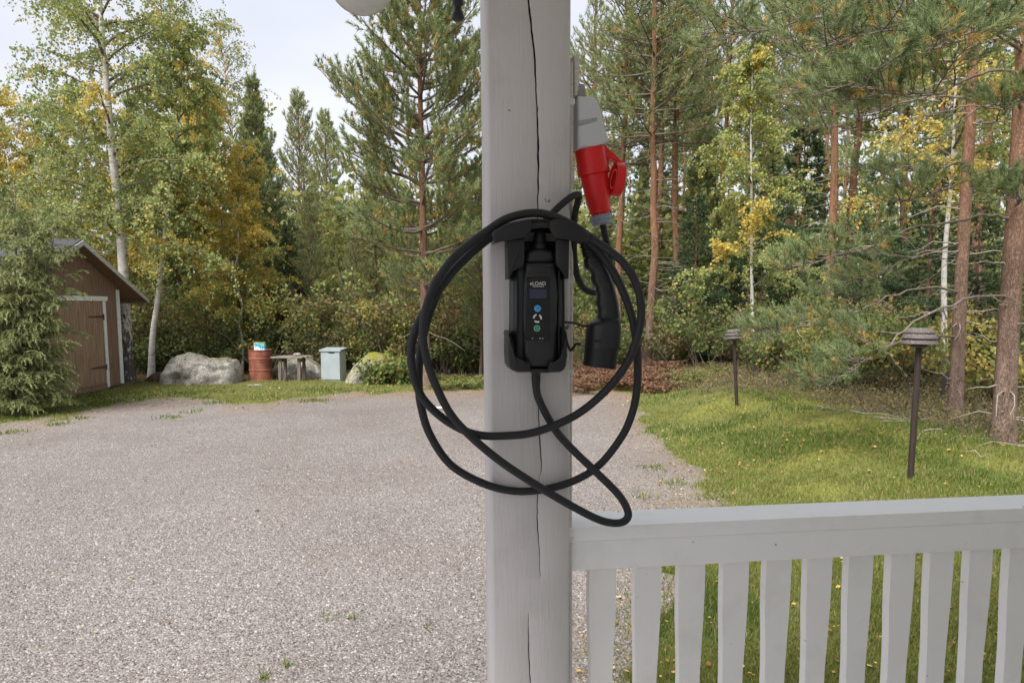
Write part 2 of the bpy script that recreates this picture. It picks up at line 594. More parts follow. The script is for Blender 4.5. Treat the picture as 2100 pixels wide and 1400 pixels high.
M['black_plastic'] = plain('black_plastic', (0.014, 0.0145, 0.017), 0.5, 0.45, 0.15, 900)
M['black_body'] = plain('black_body', (0.018, 0.020, 0.023), 0.42, 0.5, 0.1, 700)
M['panel_black'] = plain('panel_gloss', (0.008, 0.009, 0.013), 0.18, 0.5)
M['rubber'] = plain('cable_rubber', (0.022, 0.022, 0.026), 0.6, 0.4, 0.15, 500)
M['display'] = plain('display_glass', (0.035, 0.045, 0.085), 0.2, 0.5)
M['print_white'] = plain('white_print', (0.75, 0.75, 0.75), 0.5)
M['blue'] = plain('blue_button', (0.04, 0.30, 0.75), 0.35)
M['blue_rim'] = plain('blue_rim', (0.10, 0.42, 0.80), 0.35)
M['green'] = plain('green_button', (0.01, 0.22, 0.10), 0.35)
M['green_rim'] = plain('green_rim', (0.25, 0.55, 0.42), 0.35)
M['red_plastic'] = plain('red_plastic', (0.76, 0.014, 0.016), 0.40, 0.45, 0.12, 300, var=0.06)
M['grey_plastic'] = plain('grey_plastic', (0.62, 0.64, 0.66), 0.45, 0.4, 0.08, 300, var=0.04)
M['nut_grey'] = plain('nut_grey', (0.30, 0.35, 0.42), 0.5, 0.4, 0.1, 300)
M['beige_pvc'] = plain('conduit_pvc', (0.66, 0.61, 0.57), 0.5, 0.4)
M['white_pvc'] = plain('clip_white', (0.78, 0.77, 0.76), 0.45, 0.4)
M['dull_metal'] = plain('dull_metal', (0.5, 0.5, 0.5), 0.4, 0.5, metal=0.9)
M['iron'] = plain('black_iron', (0.014, 0.015, 0.018), 0.45, 0.5)



# ------------------------------------------------------------------ ground
def ground_mat():
    m, nt, b = nmat('ground_surface')
    L = nt.links.new
    tc = nt.nodes.new('ShaderNodeTexCoord')
    co = tc.outputs['Object']
    # gravel: crushed stone of mixed greys and pinks
    v1 = node(nt, 'ShaderNodeTexVoronoi', Scale=78.0); L(co, v1.inputs['Vector'])
    v2 = node(nt, 'ShaderNodeTexVoronoi', Scale=140.0); L(co, v2.inputs['Vector'])
    sp1 = nt.nodes.new('ShaderNodeSeparateColor'); L(v1.outputs['Color'], sp1.inputs[0])
    sp2 = nt.nodes.new('ShaderNodeSeparateColor'); L(v2.outputs['Color'], sp2.inputs[0])
    stops = [(0.0, (0.065, 0.058, 0.055)), (0.2, (0.150, 0.132, 0.125)), (0.45, (0.200, 0.177, 0.167)), (0.65, (0.222, 0.201, 0.190)), (0.85, (0.262, 0.245, 0.234)), (1.0, (0.40, 0.385, 0.37))]
    r1 = ramp(nt, stops); L(sp1.outputs[0], r1.inputs['Fac'])
    r2 = ramp(nt, stops); L(sp2.outputs[1], r2.inputs['Fac'])
    sel = ramp(nt, [(0.55, (0, 0, 0)), (0.6, (1, 1, 1))]); L(sp1.outputs[2], sel.inputs['Fac'])
    gm = nt.nodes.new('ShaderNodeMixRGB'); L(sel.outputs['Color'], gm.inputs['Fac']); L(r1.outputs['Color'], gm.inputs['Color1']); L(r2.outputs['Color'], gm.inputs['Color2'])
    # slow changes of tone across the yard
    n0 = node(nt, 'ShaderNodeTexNoise', Scale=0.55, Detail=5, Roughness=0.6); L(co, n0.inputs['Vector'])
    tr = ramp(nt, [(0.28, (0.88, 0.84, 0.81)), (0.48, (1.0, 0.97, 0.95)), (0.7, (1.14, 1.13, 1.13))]); L(n0.outputs['Fac'], tr.inputs['Fac'])
    gt = nt.nodes.new('ShaderNodeMixRGB'); gt.blend_type = 'MULTIPLY'; gt.inputs['Fac'].default_value = 1.0
    L(gm.outputs['Color'], gt.inputs['Color1']); L(tr.outputs['Color'], gt.inputs['Color2'])
    # turf, moss and forest floor
    n1 = node(nt, 'ShaderNodeTexNoise', Scale=1.1, Detail=6, Roughness=0.65); L(co, n1.inputs['Vector'])
    n2 = node(nt, 'ShaderNodeTexNoise', Scale=22.0, Detail=4, Roughness=0.6); L(co, n2.inputs['Vector'])
    turf = ramp(nt, [(0.25, (0.05, 0.075, 0.018)), (0.5, (0.125, 0.135, 0.035)), (0.75, (0.20, 0.165, 0.08))]); L(n2.outputs['Fac'], turf.inputs['Fac'])
    moss = ramp(nt, [(0.3, (0.10, 0.115, 0.02)), (0.5, (0.21, 0.215, 0.035)), (0.72, (0.31, 0.285, 0.06))]); L(n2.outputs['Fac'], moss.inputs['Fac'])
    am = node(nt, 'ShaderNodeAttribute', attribute_name='moss')
    mm = nt.nodes.new('ShaderNodeMixRGB'); L(am.outputs['Fac'], mm.inputs['Fac']); L(turf.outputs['Color'], mm.inputs['Color1']); L(moss.outputs['Color'], mm.inputs['Color2'])
    floor = ramp(nt, [(0.3, (0.045, 0.032, 0.02)), (0.55, (0.13, 0.095, 0.05)), (0.75, (0.12, 0.13, 0.04))]); L(n2.outputs['Fac'], floor.inputs['Fac'])
    af = node(nt, 'ShaderNodeAttribute', attribute_name='floor')
    mf = nt.nodes.new('ShaderNodeMixRGB'); L(af.outputs['Fac'], mf.inputs['Fac']); L(mm.outputs['Color'], mf.inputs['Color1']); L(floor.outputs['Color'], mf.inputs['Color2'])
    # leaf litter and earth showing through thin gravel
    al = node(nt, 'ShaderNodeAttribute', attribute_name='litter')
    lit = ramp(nt, [(0.35, (0.16, 0.10, 0.055)), (0.6, (0.30, 0.215, 0.14))]); L(n2.outputs['Fac'], lit.inputs['Fac'])
    ls = node(nt, 'ShaderNodeMath', operation='MULTIPLY'); L(al.outputs['Fac'], ls.inputs[0])
    n3 = node(nt, 'ShaderNodeTexNoise', Scale=9.0, Detail=5, Roughness=0.7); L(co, n3.inputs['Vector'])
    lr = ramp(nt, [(0.4, (0, 0, 0)), (0.56, (1, 1, 1))]); L(n3.outputs['Fac'], lr.inputs['Fac'])
    L(lr.outputs['Color'], ls.inputs[1])
    ml = nt.nodes.new('ShaderNodeMixRGB'); L(ls.outputs[0], ml.inputs['Fac']); L(gt.outputs['Color'], ml.inputs['Color1']); L(lit.outputs['Color'], ml.inputs['Color2'])
    # gravel / turf edge
    ag = node(nt, 'ShaderNodeAttribute', attribute_name='gravel')
    ns = node(nt, 'ShaderNodeMath', operation='MULTIPLY_ADD'); L(n3.outputs['Fac'], ns.inputs[0]); ns.inputs[1].default_value = 0.9; ns.inputs[2].default_value = -0.45
    sm = node(nt, 'ShaderNodeMath', operation='ADD'); L(ag.outputs['Fac'], sm.inputs[0]); L(ns.outputs[0], sm.inputs[1])
    ge = ramp(nt, [(0.42, (0, 0, 0)), (0.58, (1, 1, 1))]); L(sm.outputs[0], ge.inputs['Fac'])
    fin = nt.nodes.new('ShaderNodeMixRGB'); L(ge.outputs['Color'], fin.inputs['Fac']); L(mf.outputs['Color'], fin.inputs['Color1']); L(ml.outputs['Color'], fin.inputs['Color2'])
    L(fin.outputs['Color'], b.inputs['Base Color'])
    b.inputs['Roughness'].default_value = 0.9
    b.inputs['Specular IOR Level'].default_value = 0.2
    inv = ramp(nt, [(0.0, (1, 1, 1)), (0.7, (0, 0, 0))]); L(v1.outputs['Distance'], inv.inputs['Fac'])
    hm = nt.nodes.new('ShaderNodeMixRGB'); L(ge.outputs['Color'], hm.inputs['Fac']); L(n2.outputs['Fac'], hm.inputs['Color1']); L(inv.outputs['Color'], hm.inputs['Color2'])
    bp = node(nt, 'ShaderNodeBump', Strength=0.9, Distance=0.009); L(hm.outputs['Color'], bp.inputs['Height'])
    L(bp.outputs['Normal'], b.inputs['Normal'])
    return m


def moss_amount(x, y):
    x = np.asarray(x, float); y = np.asarray(y, float)
    m = np.zeros(np.broadcast(x, y).shape)
    for cx, cy, sx, sy in ((4.3, 9.1, 0.9, 1.1), (3.0, 7.2, 0.45, 0.4), (3.7, 12.3, 1.0, 0.8), (4.9, 12.2, 1.0, 0.5), (5.0, 7.3, 0.5, 0.5), (5.3, 6.1, 0.6, 0.3), (4.0, 10.6, 1.3, 0.7), (3.4, 8.4, 0.6, 0.5), (4.6, 8.0, 0.9, 0.5)):
        m = np.maximum(m, np.exp(-((x - cx) / sx) ** 2 - ((y - cy) / sy) ** 2))
    return 0.45 * smooth((m + 0.7 * (vnoise(x * 2.6, y * 2.6) - 0.5) + 0.7 * (vnoise(x * 7, y * 7) - 0.5) - 0.30) / 0.5)


def axis_lines(a, b, step, far_lo, far_hi):
    mid = np.arange(a, b + 1e-6, step)
    lo, hi = [], []
    s, p = step, a
    while p > far_lo: s *= 1.35; p -= s; lo.append(p)
    s, p = step, b
    while p < far_hi: s *= 1.35; p += s; hi.append(p)
    return np.concatenate([lo[::-1], mid, hi])


gx = axis_lines(-13, 9, 0.15, -400, 400)
gy = axis_lines(1.5, 24, 0.15, -60, 600)
GX, GY = np.meshgrid(gx, gy)
GZ = hgt(GX, GY)
nx, ny = len(gx), len(gy)
ii = (np.arange(ny - 1)[:, None] * nx + np.arange(nx - 1)[None]).ravel()
gme = mk_mesh('ground', np.stack([GX, GY, GZ], -1).reshape(-1, 3), np.stack([ii, ii + 1, ii + nx + 1, ii + nx], -1), ground_mat(), True)
for nm, val in (('gravel', np.clip(0.5 + gravel_d(GX, GY) * 1.1, 0, 1)),
                ('moss', moss_amount(GX, GY)),
                ('floor', np.clip(smooth((GY - 18.6) / 1.2) + smooth((GX - 5.0) / 1.0) * smooth((GY - 9.0) / 2.0), 0, 1)),
                ('litter', np.clip(0.75 * smooth((GY - 14.5) / 2) * smooth((GX + 4.2) / 1.5) + 0.5 * smooth((1.2 - gravel_d(GX, GY)) / 1.2) + 0.08 * smooth((vnoise(GX * 0.9, GY * 0.9) - 0.6) / 0.2), 0, 1))):
    a = gme.attributes.new(nm, 'FLOAT', 'POINT')
    a.data.foreach_set('value', val.ravel().astype(np.float32))
ground = tag(link('ground', gme), 'grey gravel yard with grass and mossy turf along its edges', kind='structure')

# ------------------------------------------------------------------ porch
PA = R(8.0)                                   # the porch front runs 8 degrees off square
PO = np.array([0.0345, 1.40, 0.0])            # foot of the post's front-face centre line
EX = np.array([math.cos(PA), math.sin(PA), 0]); NO = np.array([math.sin(PA), -math.cos(PA), 0])


def lp(px, py, d=0.0):
    """porch frame (x along the rail, y away from the camera, z up) of the point seen at a pixel, d metres in front of the post face"""
    r = ray(px, py)
    t = ((PO + NO * d - CAMP) @ NO) / (r @ NO)
    p = CAMP + r * t
    return np.array([(p - PO) @ EX, -d, p[2]])


def lxz(pts, d=0.0):
    return [(lp(a, b, d)[0], lp(a, b, d)[2]) for a, b in pts]


def porch_thing(name, label, cat, group=None):
    return thing(name, label, cat, tuple(PO), PA, group)


FLOOR_Z = 0.45
# timber post with a real split running down its face
post = porch_thing('porch_post', 'white painted square timber post with a long crack, carrying the charger', 'post')
crack_px = [(1082, -160), (1084, 0), (1090, 60), (1097, 120), (1099, 180), (1102, 230), (1104, 300), (1104, 380), (1103, 420), (1100, 520), (1101, 620), (1103, 720), (1108, 770), (1104, 840), (1107, 900),
            (1111, 960), (1106, 985), (1102, 1020), (1102, 1080), (1106, 1130), (1108, 1180), (1108, 1205), (1085, 1245), (1084, 1270), (1084, 1310), (1086, 1360), (1088, 1410), (1090, 1500), (1090, 1530)]
crack_w = [3.5, 4.5, 5.0, 4.6, 3.0, 3.8, 4.6, 4.0, 2.6, 2.0, 2.0, 2.0, 2.2, 2.0, 2.8, 2.2, 0.3, 2.0, 2.6, 1.6, 1.0, 0.05, 0.05, 1.2, 2.4, 2.4, 2.4, 1.5, 0.05]
HWP, DPP, CH = 0.0785, 0.118, 0.006
LEAN = 0.0062


def post_mesh():
    zt, zb = 2.72, FLOOR_Z
    q = [lp(a, b) for a, b in crack_px]
    thin = 0.8
    Z = np.array([p[2] for p in q])[::-1]; X = np.array([p[0] for p in q])[::-1] ; Wd = np.array(crack_w)[::-1] * 0.00093 * 0.5 * thin
    zs = np.linspace(zb, zt, 260)
    rr = random.Random(8)
    V, Q, mi = [], [], []
    ring = 13
    for z in zs:
        cxp = float(np.interp(z, Z, X)) + LEAN * (z - 1.9) + rr.uniform(-0.0006, 0.0006)
        hw = float(np.interp(z, Z, Wd)) * rr.uniform(0.75, 1.15) if Z[0] <= z <= Z[-1] else 0.00003
        if hw < 0.0002: hw = 0.00003
        dep = min(0.03, hw * 9 + 0.0005)
        lean = LEAN * (z - 1.9)
        wob = 0.0003 * math.sin(z * 9.0) + 0.0002 * math.sin(z * 23 + 1)
        gr = 0.0006 * min(1.0, hw / 0.0004) if hw > 0.0001 else 0.0
        dep = dep if gr > 0 else 0.0
        sec = [(-HWP + wob, CH), (-HWP + CH, 0), (cxp - hw - 0.0015, 0), (cxp - hw, gr), (cxp - hw * 0.5, dep), (cxp + hw * 0.5, dep), (cxp + hw, gr), (cxp + hw + 0.0015, 0),
               (HWP - CH, 0), (HWP + wob, CH), (HWP + wob, DPP - CH), (HWP - CH, DPP), (-HWP + CH, DPP), (-HWP + wob, DPP - CH)]
        ring = len(sec)
        V += [(x - lean, y, z) for x, y in sec]
    for i in range(len(zs) - 1):
        for j in range(ring):
            j2 = (j + 1) % ring
            Q.append((i * ring + j, i * ring + j2, (i + 1) * ring + j2, (i + 1) * ring + j))
            mi.append(1 if j in (3, 4, 5) and V[i * ring + 4][1] > 0.0007 else 0)
    me = mk_mesh('timber', np.array(V), np.array(Q), [M['post_paint'], M['crack']], False, matidx=mi)
    return me


link('timber', post_mesh(), post)

# railing
XR0, XR1 = 0.0830, 2.45
cap_z = lp(1169, 1081, -0.02)[2]
rail = porch_thing('porch_railing', 'white painted porch railing with flat cap rail and shaped vertical slats', 'railing')
CAPH = 0.0305
FRONT = 0.020
obj_bm('cap_rail', box_bm((XR0, FRONT, cap_z - CAPH), (XR1, FRONT + 0.107, cap_z), 0.0025, 2), M['rail_paint'], rail, 40)
obj_bm('upper_board', box_bm((XR0 + 0.0005, FRONT + 0.004, cap_z - CAPH - 0.0615), (XR1, FRONT + 0.030, cap_z - CAPH - 0.0008), 0.002, 2), M['rail_paint'], rail, 40)
obj_bm('lower_board', box_bm((XR0 + 0.0005, FRONT + 0.004, FLOOR_Z + 0.08), (XR1, FRONT + 0.030, FLOOR_Z + 0.145), 0.002, 2), M['rail_paint'], rail, 40)


for k_, px_ in enumerate((1242, 1385, 1700, 1985)):
    c_ = lp(px_, 1150 - (px_ - 1242) * 0.048, -FRONT)
    lathe_obj('nail_head', [(0.0028, 0.0), (0.0024, 0.0009)], M['slat_paint'], rail, 12, (c_[0], FRONT + 0.0043, c_[2]), (0, -1, 0))


def slat_mesh(seed):
    rr = random.Random(seed)
    z0, z1 = FLOOR_Z + 0.085, cap_z - CAPH - 0.003
    zs = np.linspace(0, 1, 15)
    L, Rr = [], []
    for t in zs:
        s = abs(t - 0.5) * 2
        hw = 0.0228 + 0.0062 * smooth((s - 0.25) / 0.45) - 0.002 * smooth((s - 0.85) / 0.15)
        z = z0 + (z1 - z0) * t
        w = rr.uniform(-0.0004, 0.0004)
        L.append((-hw + w, z)); Rr.append((hw + w, z))
    bm = prism_bm(L + Rr[::-1], 0.0, 0.024, 0.0018, 1)
    bmesh.ops.recalc_face_normals(bm, faces=bm.faces[:])
    me = bpy.data.meshes.new('slat'); bm.to_mesh(me); bm.free()
    me.materials.append(M['slat_paint'])
    me.polygons.foreach_set('use_smooth', np.ones(len(me.polygons), bool))
    me.set_sharp_from_angle(angle=R(35))
    return me


sms = [slat_mesh(k) for k in range(4)]
sx0 = lp(1236, 1200, -0.055)[0]
sx1 = lp(1328, 1195, -0.055)[0]
k = 0
x = sx0
while x < XR1 - 0.05:
    s = link('slat', sms[k % 4], rail)
    s.location = (x + random.uniform(-0.002, 0.002), FRONT + 0.0315, 0)
    x += sx1 - sx0; k += 1

# rest of the porch, outside the frame: floor, beam, ceiling, house wall added behind the camera for shade
deck = tag(porch_thing('porch_floor', 'grey boarded porch floor', 'floor'), kind='structure')
del deck['category']
M['deck'] = noise_mat('deck_wood', [(0.3, (0.34, 0.335, 0.33)), (0.7, (0.45, 0.445, 0.44))], (1, 12, 12), 3, bump=0.3)
for i in range(24):
    obj_bm('plank', box_bm((-1.3, 0.13 - (i + 1) * 0.12 + 0.003, FLOOR_Z - 0.03), (3.2, 0.13 - i * 0.12 - 0.003, FLOOR_Z)), M['deck'], deck)
beam = tag(porch_thing('porch_beam', 'white roof beam on top of the porch post', 'beam'), kind='structure')
obj_bm('beam_timber', box_bm((-1.6, 0.0, 2.722), (3.6, 0.12, 2.90), 0.004), M['rail_paint'], beam)
ceil = tag(porch_thing('porch_ceiling', 'white boarded porch ceiling', 'ceiling'), kind='structure')
for i in range(18):
    obj_bm('board', box_bm((-1.65, 0.16 - (i + 1) * 0.14 + 0.002, 2.905), (3.8, 0.16 - i * 0.14 - 0.002, 2.925)), M['rail_paint'], ceil)  # unseen; trimmed with the roof to shape the light on the rail
roofp = tag(porch_thing('porch_roof', 'dark porch roof, unseen, sized to shade the post', 'roof'), kind='structure')
M['felt'] = noise_mat('roof_felt', [(0.3, (0.035, 0.037, 0.042)), (0.7, (0.07, 0.073, 0.082))], nscale=30, bump=0.3)
obj_bm('roof_sheet', prism_bm([(-1.75, 2.94), (3.9, 2.94), (3.9, 3.0), (-1.75, 3.0)], -2.36, 0.2), M['felt'], roofp)  # unseen; its edges are set to keep the sun off post and rail
hw_ = tag(porch_thing('house_shade_wall', 'unseen painted board wall added behind the porch to shade its front', 'wall'), kind='structure')  # unseen, added to shade post and slat fronts from behind the camera
M['house'] = noise_mat('house_paint', [(0.3, (0.76, 0.76, 0.76)), (0.7, (0.82, 0.82, 0.82))], (10, 10, 1), 4, bump=0.2)
for i in range(34):
    obj_bm('board', box_bm((-0.8 + i * 0.15, -2.52, 0.05), (-0.8 + i * 0.15 + 0.146, -2.50 + 0.006 * (i % 2), 2.90)), M['house'], hw_)
for o_ in (deck, beam, ceil, roofp, hw_):
    if 'category' in o_: del o_['category']

# ------------------------------------------------------------------ charger
S3 = lambda pts: [(1000 + a * 0.25, 430 + b * 0.25) for a, b in pts]      # from the close-up of the charger
hold = porch_thing('charger_wall_bracket', 'black plastic wall bracket with cable hook screwed to the post', 'bracket')
DH = 0.040
obj_bm('back_plate', prism_bm(lxz(S3([(185, 260), (630, 260), (635, 1290), (600, 1315), (210, 1315), (178, 1290)]), 0.01), -0.012, -0.0005, 0.003), M['black_plastic'], hold, 40)
lipL = S3([(34, 200), (55, 170), (120, 143), (200, 115), (330, 84), (352, 92), (358, 160), (340, 195), (300, 236), (230, 240), (155, 240), (90, 262), (58, 270), (40, 252)])
lipR = S3([(506, 105), (528, 86), (600, 85), (660, 104), (740, 142), (815, 182), (829, 214), (808, 262), (770, 274), (715, 256), (660, 246), (600, 244), (552, 238), (520, 195), (505, 160)])
obj_bm('hook_lip', prism_bm(lxz(lipL, 0.08), -0.088, -0.078, 0.0035, 3), M['black_plastic'], hold, 50)
obj_bm('hook_lip', prism_bm(lxz(lipR, 0.08), -0.088, -0.078, 0.0035, 3), M['black_plastic'], hold, 50)
tr_top = S3([(45, 250), (150, 208), (260, 160), (340, 130), (430, 118), (520, 128), (600, 155), (700, 205), (818, 255)])
tr_bot = S3([(808, 272), (700, 232), (600, 188), (520, 162), (430, 152), (340, 164), (260, 196), (160, 236), (58, 270)])
obj_bm('cable_trough', prism_bm(lxz(tr_top + tr_bot, 0.045), -0.0785, -0.001, 0.002), M['black_plastic'], hold, 40)
cheekL = S3([(160, 236), (300, 238), (298, 430), (286, 470), (262, 486), (205, 486), (190, 500), (185, 568), (165, 570), (160, 400)])
cheekR = S3([(552, 238), (655, 246), (654, 420), (648, 570), (622, 568), (616, 494), (600, 486), (578, 484), (558, 455), (553, 420)])
for c_ in (cheekL, cheekR):
    obj_bm('cheek', prism_bm(lxz(c_, 0.07), -0.078, -0.068, 0.003, 3), M['black_plastic'], hold, 50)
obj_bm('side_wall', prism_bm(lxz(S3([(161, 245), (182, 245), (184, 566), (166, 568)]), 0.05), -0.0685, -0.010, 0.002), M['black_plastic'], hold, 40)
obj_bm('side_wall', prism_bm(lxz(S3([(632, 250), (654, 250), (648, 566), (628, 566)]), 0.05), -0.0685, -0.010, 0.002), M['black_plastic'], hold, 40)
cradL = S3([(166, 992), (182, 992), (190, 1040), (200, 1200), (214, 1226), (240, 1236), (325, 1236), (345, 1250), (350, 1275), (346, 1328), (240, 1330), (196, 1312), (172, 1275), (166, 1200)])
cradR = S3([(612, 962), (628, 985), (643, 1015), (641, 1200), (636, 1275), (620, 1308), (590, 1328), (482, 1332), (492, 1275), (497, 1250), (515, 1236), (590, 1234), (608, 1215)])
for c_ in (cradL, cradR):
    obj_bm('cradle_lip', prism_bm(lxz(c_, 0.07), -0.082, -0.012, 0.005, 3), M['black_plastic'], hold, 50)
obj_bm('cradle_floor', prism_bm(lxz(S3([(330, 1296), (500, 1296), (496, 1328), (340, 1328)]), 0.05), -0.074, -0.012, 0.002), M['black_plastic'], hold, 40)

ctl = porch_thing('charger_control_box', 'black handheld charger box with eLOAD panel, blue and green buttons, in the bracket', 'charger')
obj_bm('body', prism_bm(lxz(S3([(222, 440), (590, 440), (606, 470), (610, 1200), (600, 1290), (215, 1290), (198, 1200), (196, 470)]), 0.045), -0.056, -0.013, 0.012, 4), M['black_body'], ctl, 50)
obj_bm('front_shell', prism_bm(lxz(S3([(300, 452), (318, 432), (540, 432), (556, 452), (566, 700), (566, 1180), (540, 1292), (318, 1292), (292, 1180), (292, 700)]), 0.06), -0.070, -0.050, 0.008, 4), M['black_body'], ctl, 50)
obj_bm('neck', prism_bm(lxz(S3([(318, 350), (345, 332), (400, 320), (460, 322), (515, 334), (536, 352), (545, 440), (308, 440)]), 0.05), -0.064, -0.018, 0.009, 4), M['black_body'], ctl, 50)
ga = lp(*S3([(428, 330)])[0], 0.042); gb = lp(*S3([(428, 190)])[0], 0.042)
lathe_obj('cable_gland', [(0.014, 0), (0.014, 0.010), (0.0115, 0.012), (0.0110, 0.026), (0.0095, 0.032)], M['black_plastic'], ctl, 20, tuple(ga), tuple(gb - ga))
for xx in (238, 582):
    obj_bm('side_rib', prism_bm(lxz(S3([(xx - 12, 500), (xx + 12, 500), (xx + 12, 1190), (xx - 12, 1190)]), 0.055), -0.061, -0.050, 0.003, 2), M['black_body'], ctl, 50)
pan = obj_bm('front_panel', prism_bm(lxz(S3([(322, 553), (505, 553), (510, 560), (508, 1058), (500, 1066), (318, 1066), (311, 1058), (316, 560)]), 0.07), -0.0715, -0.069, 0.0006, 1), M['panel_black'], ctl, 40)
obj_bm('panel_shoulder', prism_bm(lxz(S3([(318, 552), (322, 532), (360, 520), (412, 516), (470, 520), (506, 532), (510, 552)]), 0.07), -0.0722, -0.069, 0.001, 2), M['black_body'], ctl, 50)
obj_bm('panel_foot', prism_bm(lxz(S3([(312, 1068), (508, 1068), (500, 1086), (460, 1096), (360, 1096), (320, 1086)]), 0.07), -0.0722, -0.069, 0.001, 2), M['black_body'], ctl, 50)
obj_bm('display', prism_bm(lxz(S3([(345, 652), (483, 652), (483, 727), (345, 727)]), 0.0718), -0.0720, -0.0713), M['display'], pan)


def disc(name, zx, zy, r, mat, parent, d0, d1, sides=24):
    c = lp(*S3([(zx, zy)])[0], d1)
    rr = r * 0.25 * 0.00089
    return lathe_obj(name, [(rr, d0), (rr, d1)], mat, parent, sides, (c[0], 0, c[2]), (0, -1, 0))


disc('button', 410, 810, 27, M['blue_rim'], pan, 0.0714, 0.0722)['label'] = 'round blue button'
disc('button_symbol', 410, 811, 17, M['blue'], pan, 0.0722, 0.0725)
disc('button', 405, 972, 26, M['green_rim'], pan, 0.0714, 0.0722)['label'] = 'round green button'
disc('button_symbol', 405, 972, 19, M['green'], pan, 0.0722, 0.0725)
# clock hands on the green button
obj_bm('clock_hand', prism_bm(lxz(S3([(403, 958), (407, 958), (407, 972), (416, 978), (414, 982), (403, 975)]), 0.0727), -0.0728, -0.0725), M['green_rim'], pan)
for a0 in (98, 218, 338):                     # ring of three arcs
    o_, i_ = [], []
    for t in np.linspace(a0 - 38, a0 + 38, 9):
        o_.append((408 + 37 * math.cos(R(t)), 890 + 37 * math.sin(R(t)))); i_.append((408 + 23 * math.cos(R(t)), 890 + 23 * math.sin(R(t))))
    obj_bm('ring_arc', prism_bm(lxz(S3(o_ + i_[::-1]), 0.0718), -0.0722, -0.0714), M['print_white'], pan)
tx = bpy.data.curves.new('lettering', 'FONT')
tx.body = 'eLOAD'
tx.size = 0.0092
tx.align_x = 'CENTER'; tx.align_y = 'CENTER'
tx.offset = 0.0
_t0 = bpy.data.objects.new('lettering_source', tx); C.objects.link(_t0)
bpy.context.view_layer.update()
_tm = bpy.data.meshes.new_from_object(_t0.evaluated_get(bpy.context.evaluated_depsgraph_get()))
bpy.data.objects.remove(_t0)
to = link('lettering', _tm, pan)
cpt = lp(*S3([(412, 606)])[0], 0.0718)
to.location = (cpt[0], -0.0719, cpt[2]); to.rotation_euler = (R(90), 0, 0)
_tm.materials.clear(); _tm.materials.append(M['print_white'])
for k_, (a_, b_) in enumerate(((370, 378), (382, 402), (406, 420), (424, 446), (452, 460))):   # line of print too small to read
    obj_bm('small_print', prism_bm(lxz(S3([(a_, 627), (b_, 627), (b_, 632), (a_, 632)]), 0.0718), -0.0720, -0.0714), M['print_white'], pan)
for a_, b_ in ((363, 372), (425, 436), (448, 456)):
    obj_bm('small_print', prism_bm(lxz(S3([(a_, 1052), (b_, 1052), (b_, 1058), (a_, 1058)]), 0.0718), -0.0720, -0.0714), M['print_white'], pan)

# the long charging cable: one run from the box, three turns round the hook, into the car connector
cab = [(1098, 748, .040), (1099, 790, .030), (1108, 825, .024), (1141, 884, .018), (1180, 927, .020), (1221, 966, .026), (1268, 1013, .034), (1287, 1046, .036), (1285, 1064, .037), (1266, 1072, .038),
       (1231, 1066, .040), (1180, 1041, .044), (1103, 996, .047), (1026, 945, .052), (964, 893, .060), (923, 847, .066), (892, 786, .072), (876, 740, .074), (868, 701, .074), (868, 663, .074),
       (875, 627, .074), (888, 591, .073), (906, 560, .072), (932, 527, .070), (964, 500, .067), (1000, 473, .064), (1041, 448, .062), (1095, 437, .060), (1140, 446, .060), (1180, 466, .061),
       (1216, 491, .062), (1245, 511, .063), (1277, 537, .065), (1300, 571, .066), (1313, 611, .066), (1315, 650, .066), (1307, 690, .065), (1287, 742, .062), (1246, 797, .055), (1182, 850, .046),
       (1103, 884, .042), (1038, 893, .042), (974, 890, .043), (918, 864, .046), (873, 824, .052), (853, 786, .056), (844, 745, .058), (844, 710, .058), (853, 674, .058), (870, 640, .056),
       (892, 606, .054), (928, 558, .052), (956, 529, .050), (984, 504, .047), (1020, 478, .044), (1060, 463, .042), (1095, 457, .040), (1140, 462, .040), (1180, 478, .040), (1208, 497, .042), (1230, 518, .043),
       (1257, 556, .044), (1279, 601, .044), (1296, 650, .043), (1305, 701, .041), (1308, 745, .038), (1306, 800, .034), (1296, 848, .028), (1275, 895, .022), (1231, 951, .015), (1180, 984, .012), (1116, 1003, .012),
       (1051, 1006, .012), (987, 989, .012), (923, 951, .013), (881, 889, .016), (863, 830, .020), (859, 790, .024), (860, 745, .028), (866, 700, .030), (880, 645, .030), (906, 585, .028), (945, 530, .025), (1000, 484, .022),
       (1060, 462, .020), (1120, 462, .020), (1160, 470, .020), (1185, 484, .021), (1198, 500, .022), (1204, 525, .022)]
cp = spline([lp(a, b, d) for a, b, d in cab], 900)
V, F = tube(cp, 0.0076, 14, True)
cable = link('charging_cable', mk_mesh('charging_cable', V, F, M['rubber'], True))
cable.location = tuple(PO); cable.rotation_euler = (0, 0, PA)
tag(cable, 'thick black charging cable coiled in loops over the bracket hook', 'cable')

# supply cable: red plug, down behind the connector, up beside the post and over to the box
sup = [(1234, 452, -.052), (1240, 480, -.050), (1247, 512, -.050), (1252, 550, -.055), (1243, 588, -.060), (1222, 600, -.058), (1200, 593, -.050), (1185, 570, -.040), (1178, 530, -.030), (1177, 480, -.020),
       (1179, 440, -.010), (1186, 410, .0), (1186, 399, .010), (1172, 404, .022), (1150, 421, .026), (1125, 446, .028), (1108, 470, .034), (1107, 492, .040), (1107, 505, .042)]
V, F = tube(spline([lp(a, b, d) for a, b, d in sup], 240), 0.0064, 12, True)
supc = link('supply_cable', mk_mesh('supply_cable', V, F, M['rubber'], True))
supc.location = tuple(PO); supc.rotation_euler = (0, 0, PA)
tag(supc, 'thinner black cable from the red plug round to the top of the charger', 'cable')

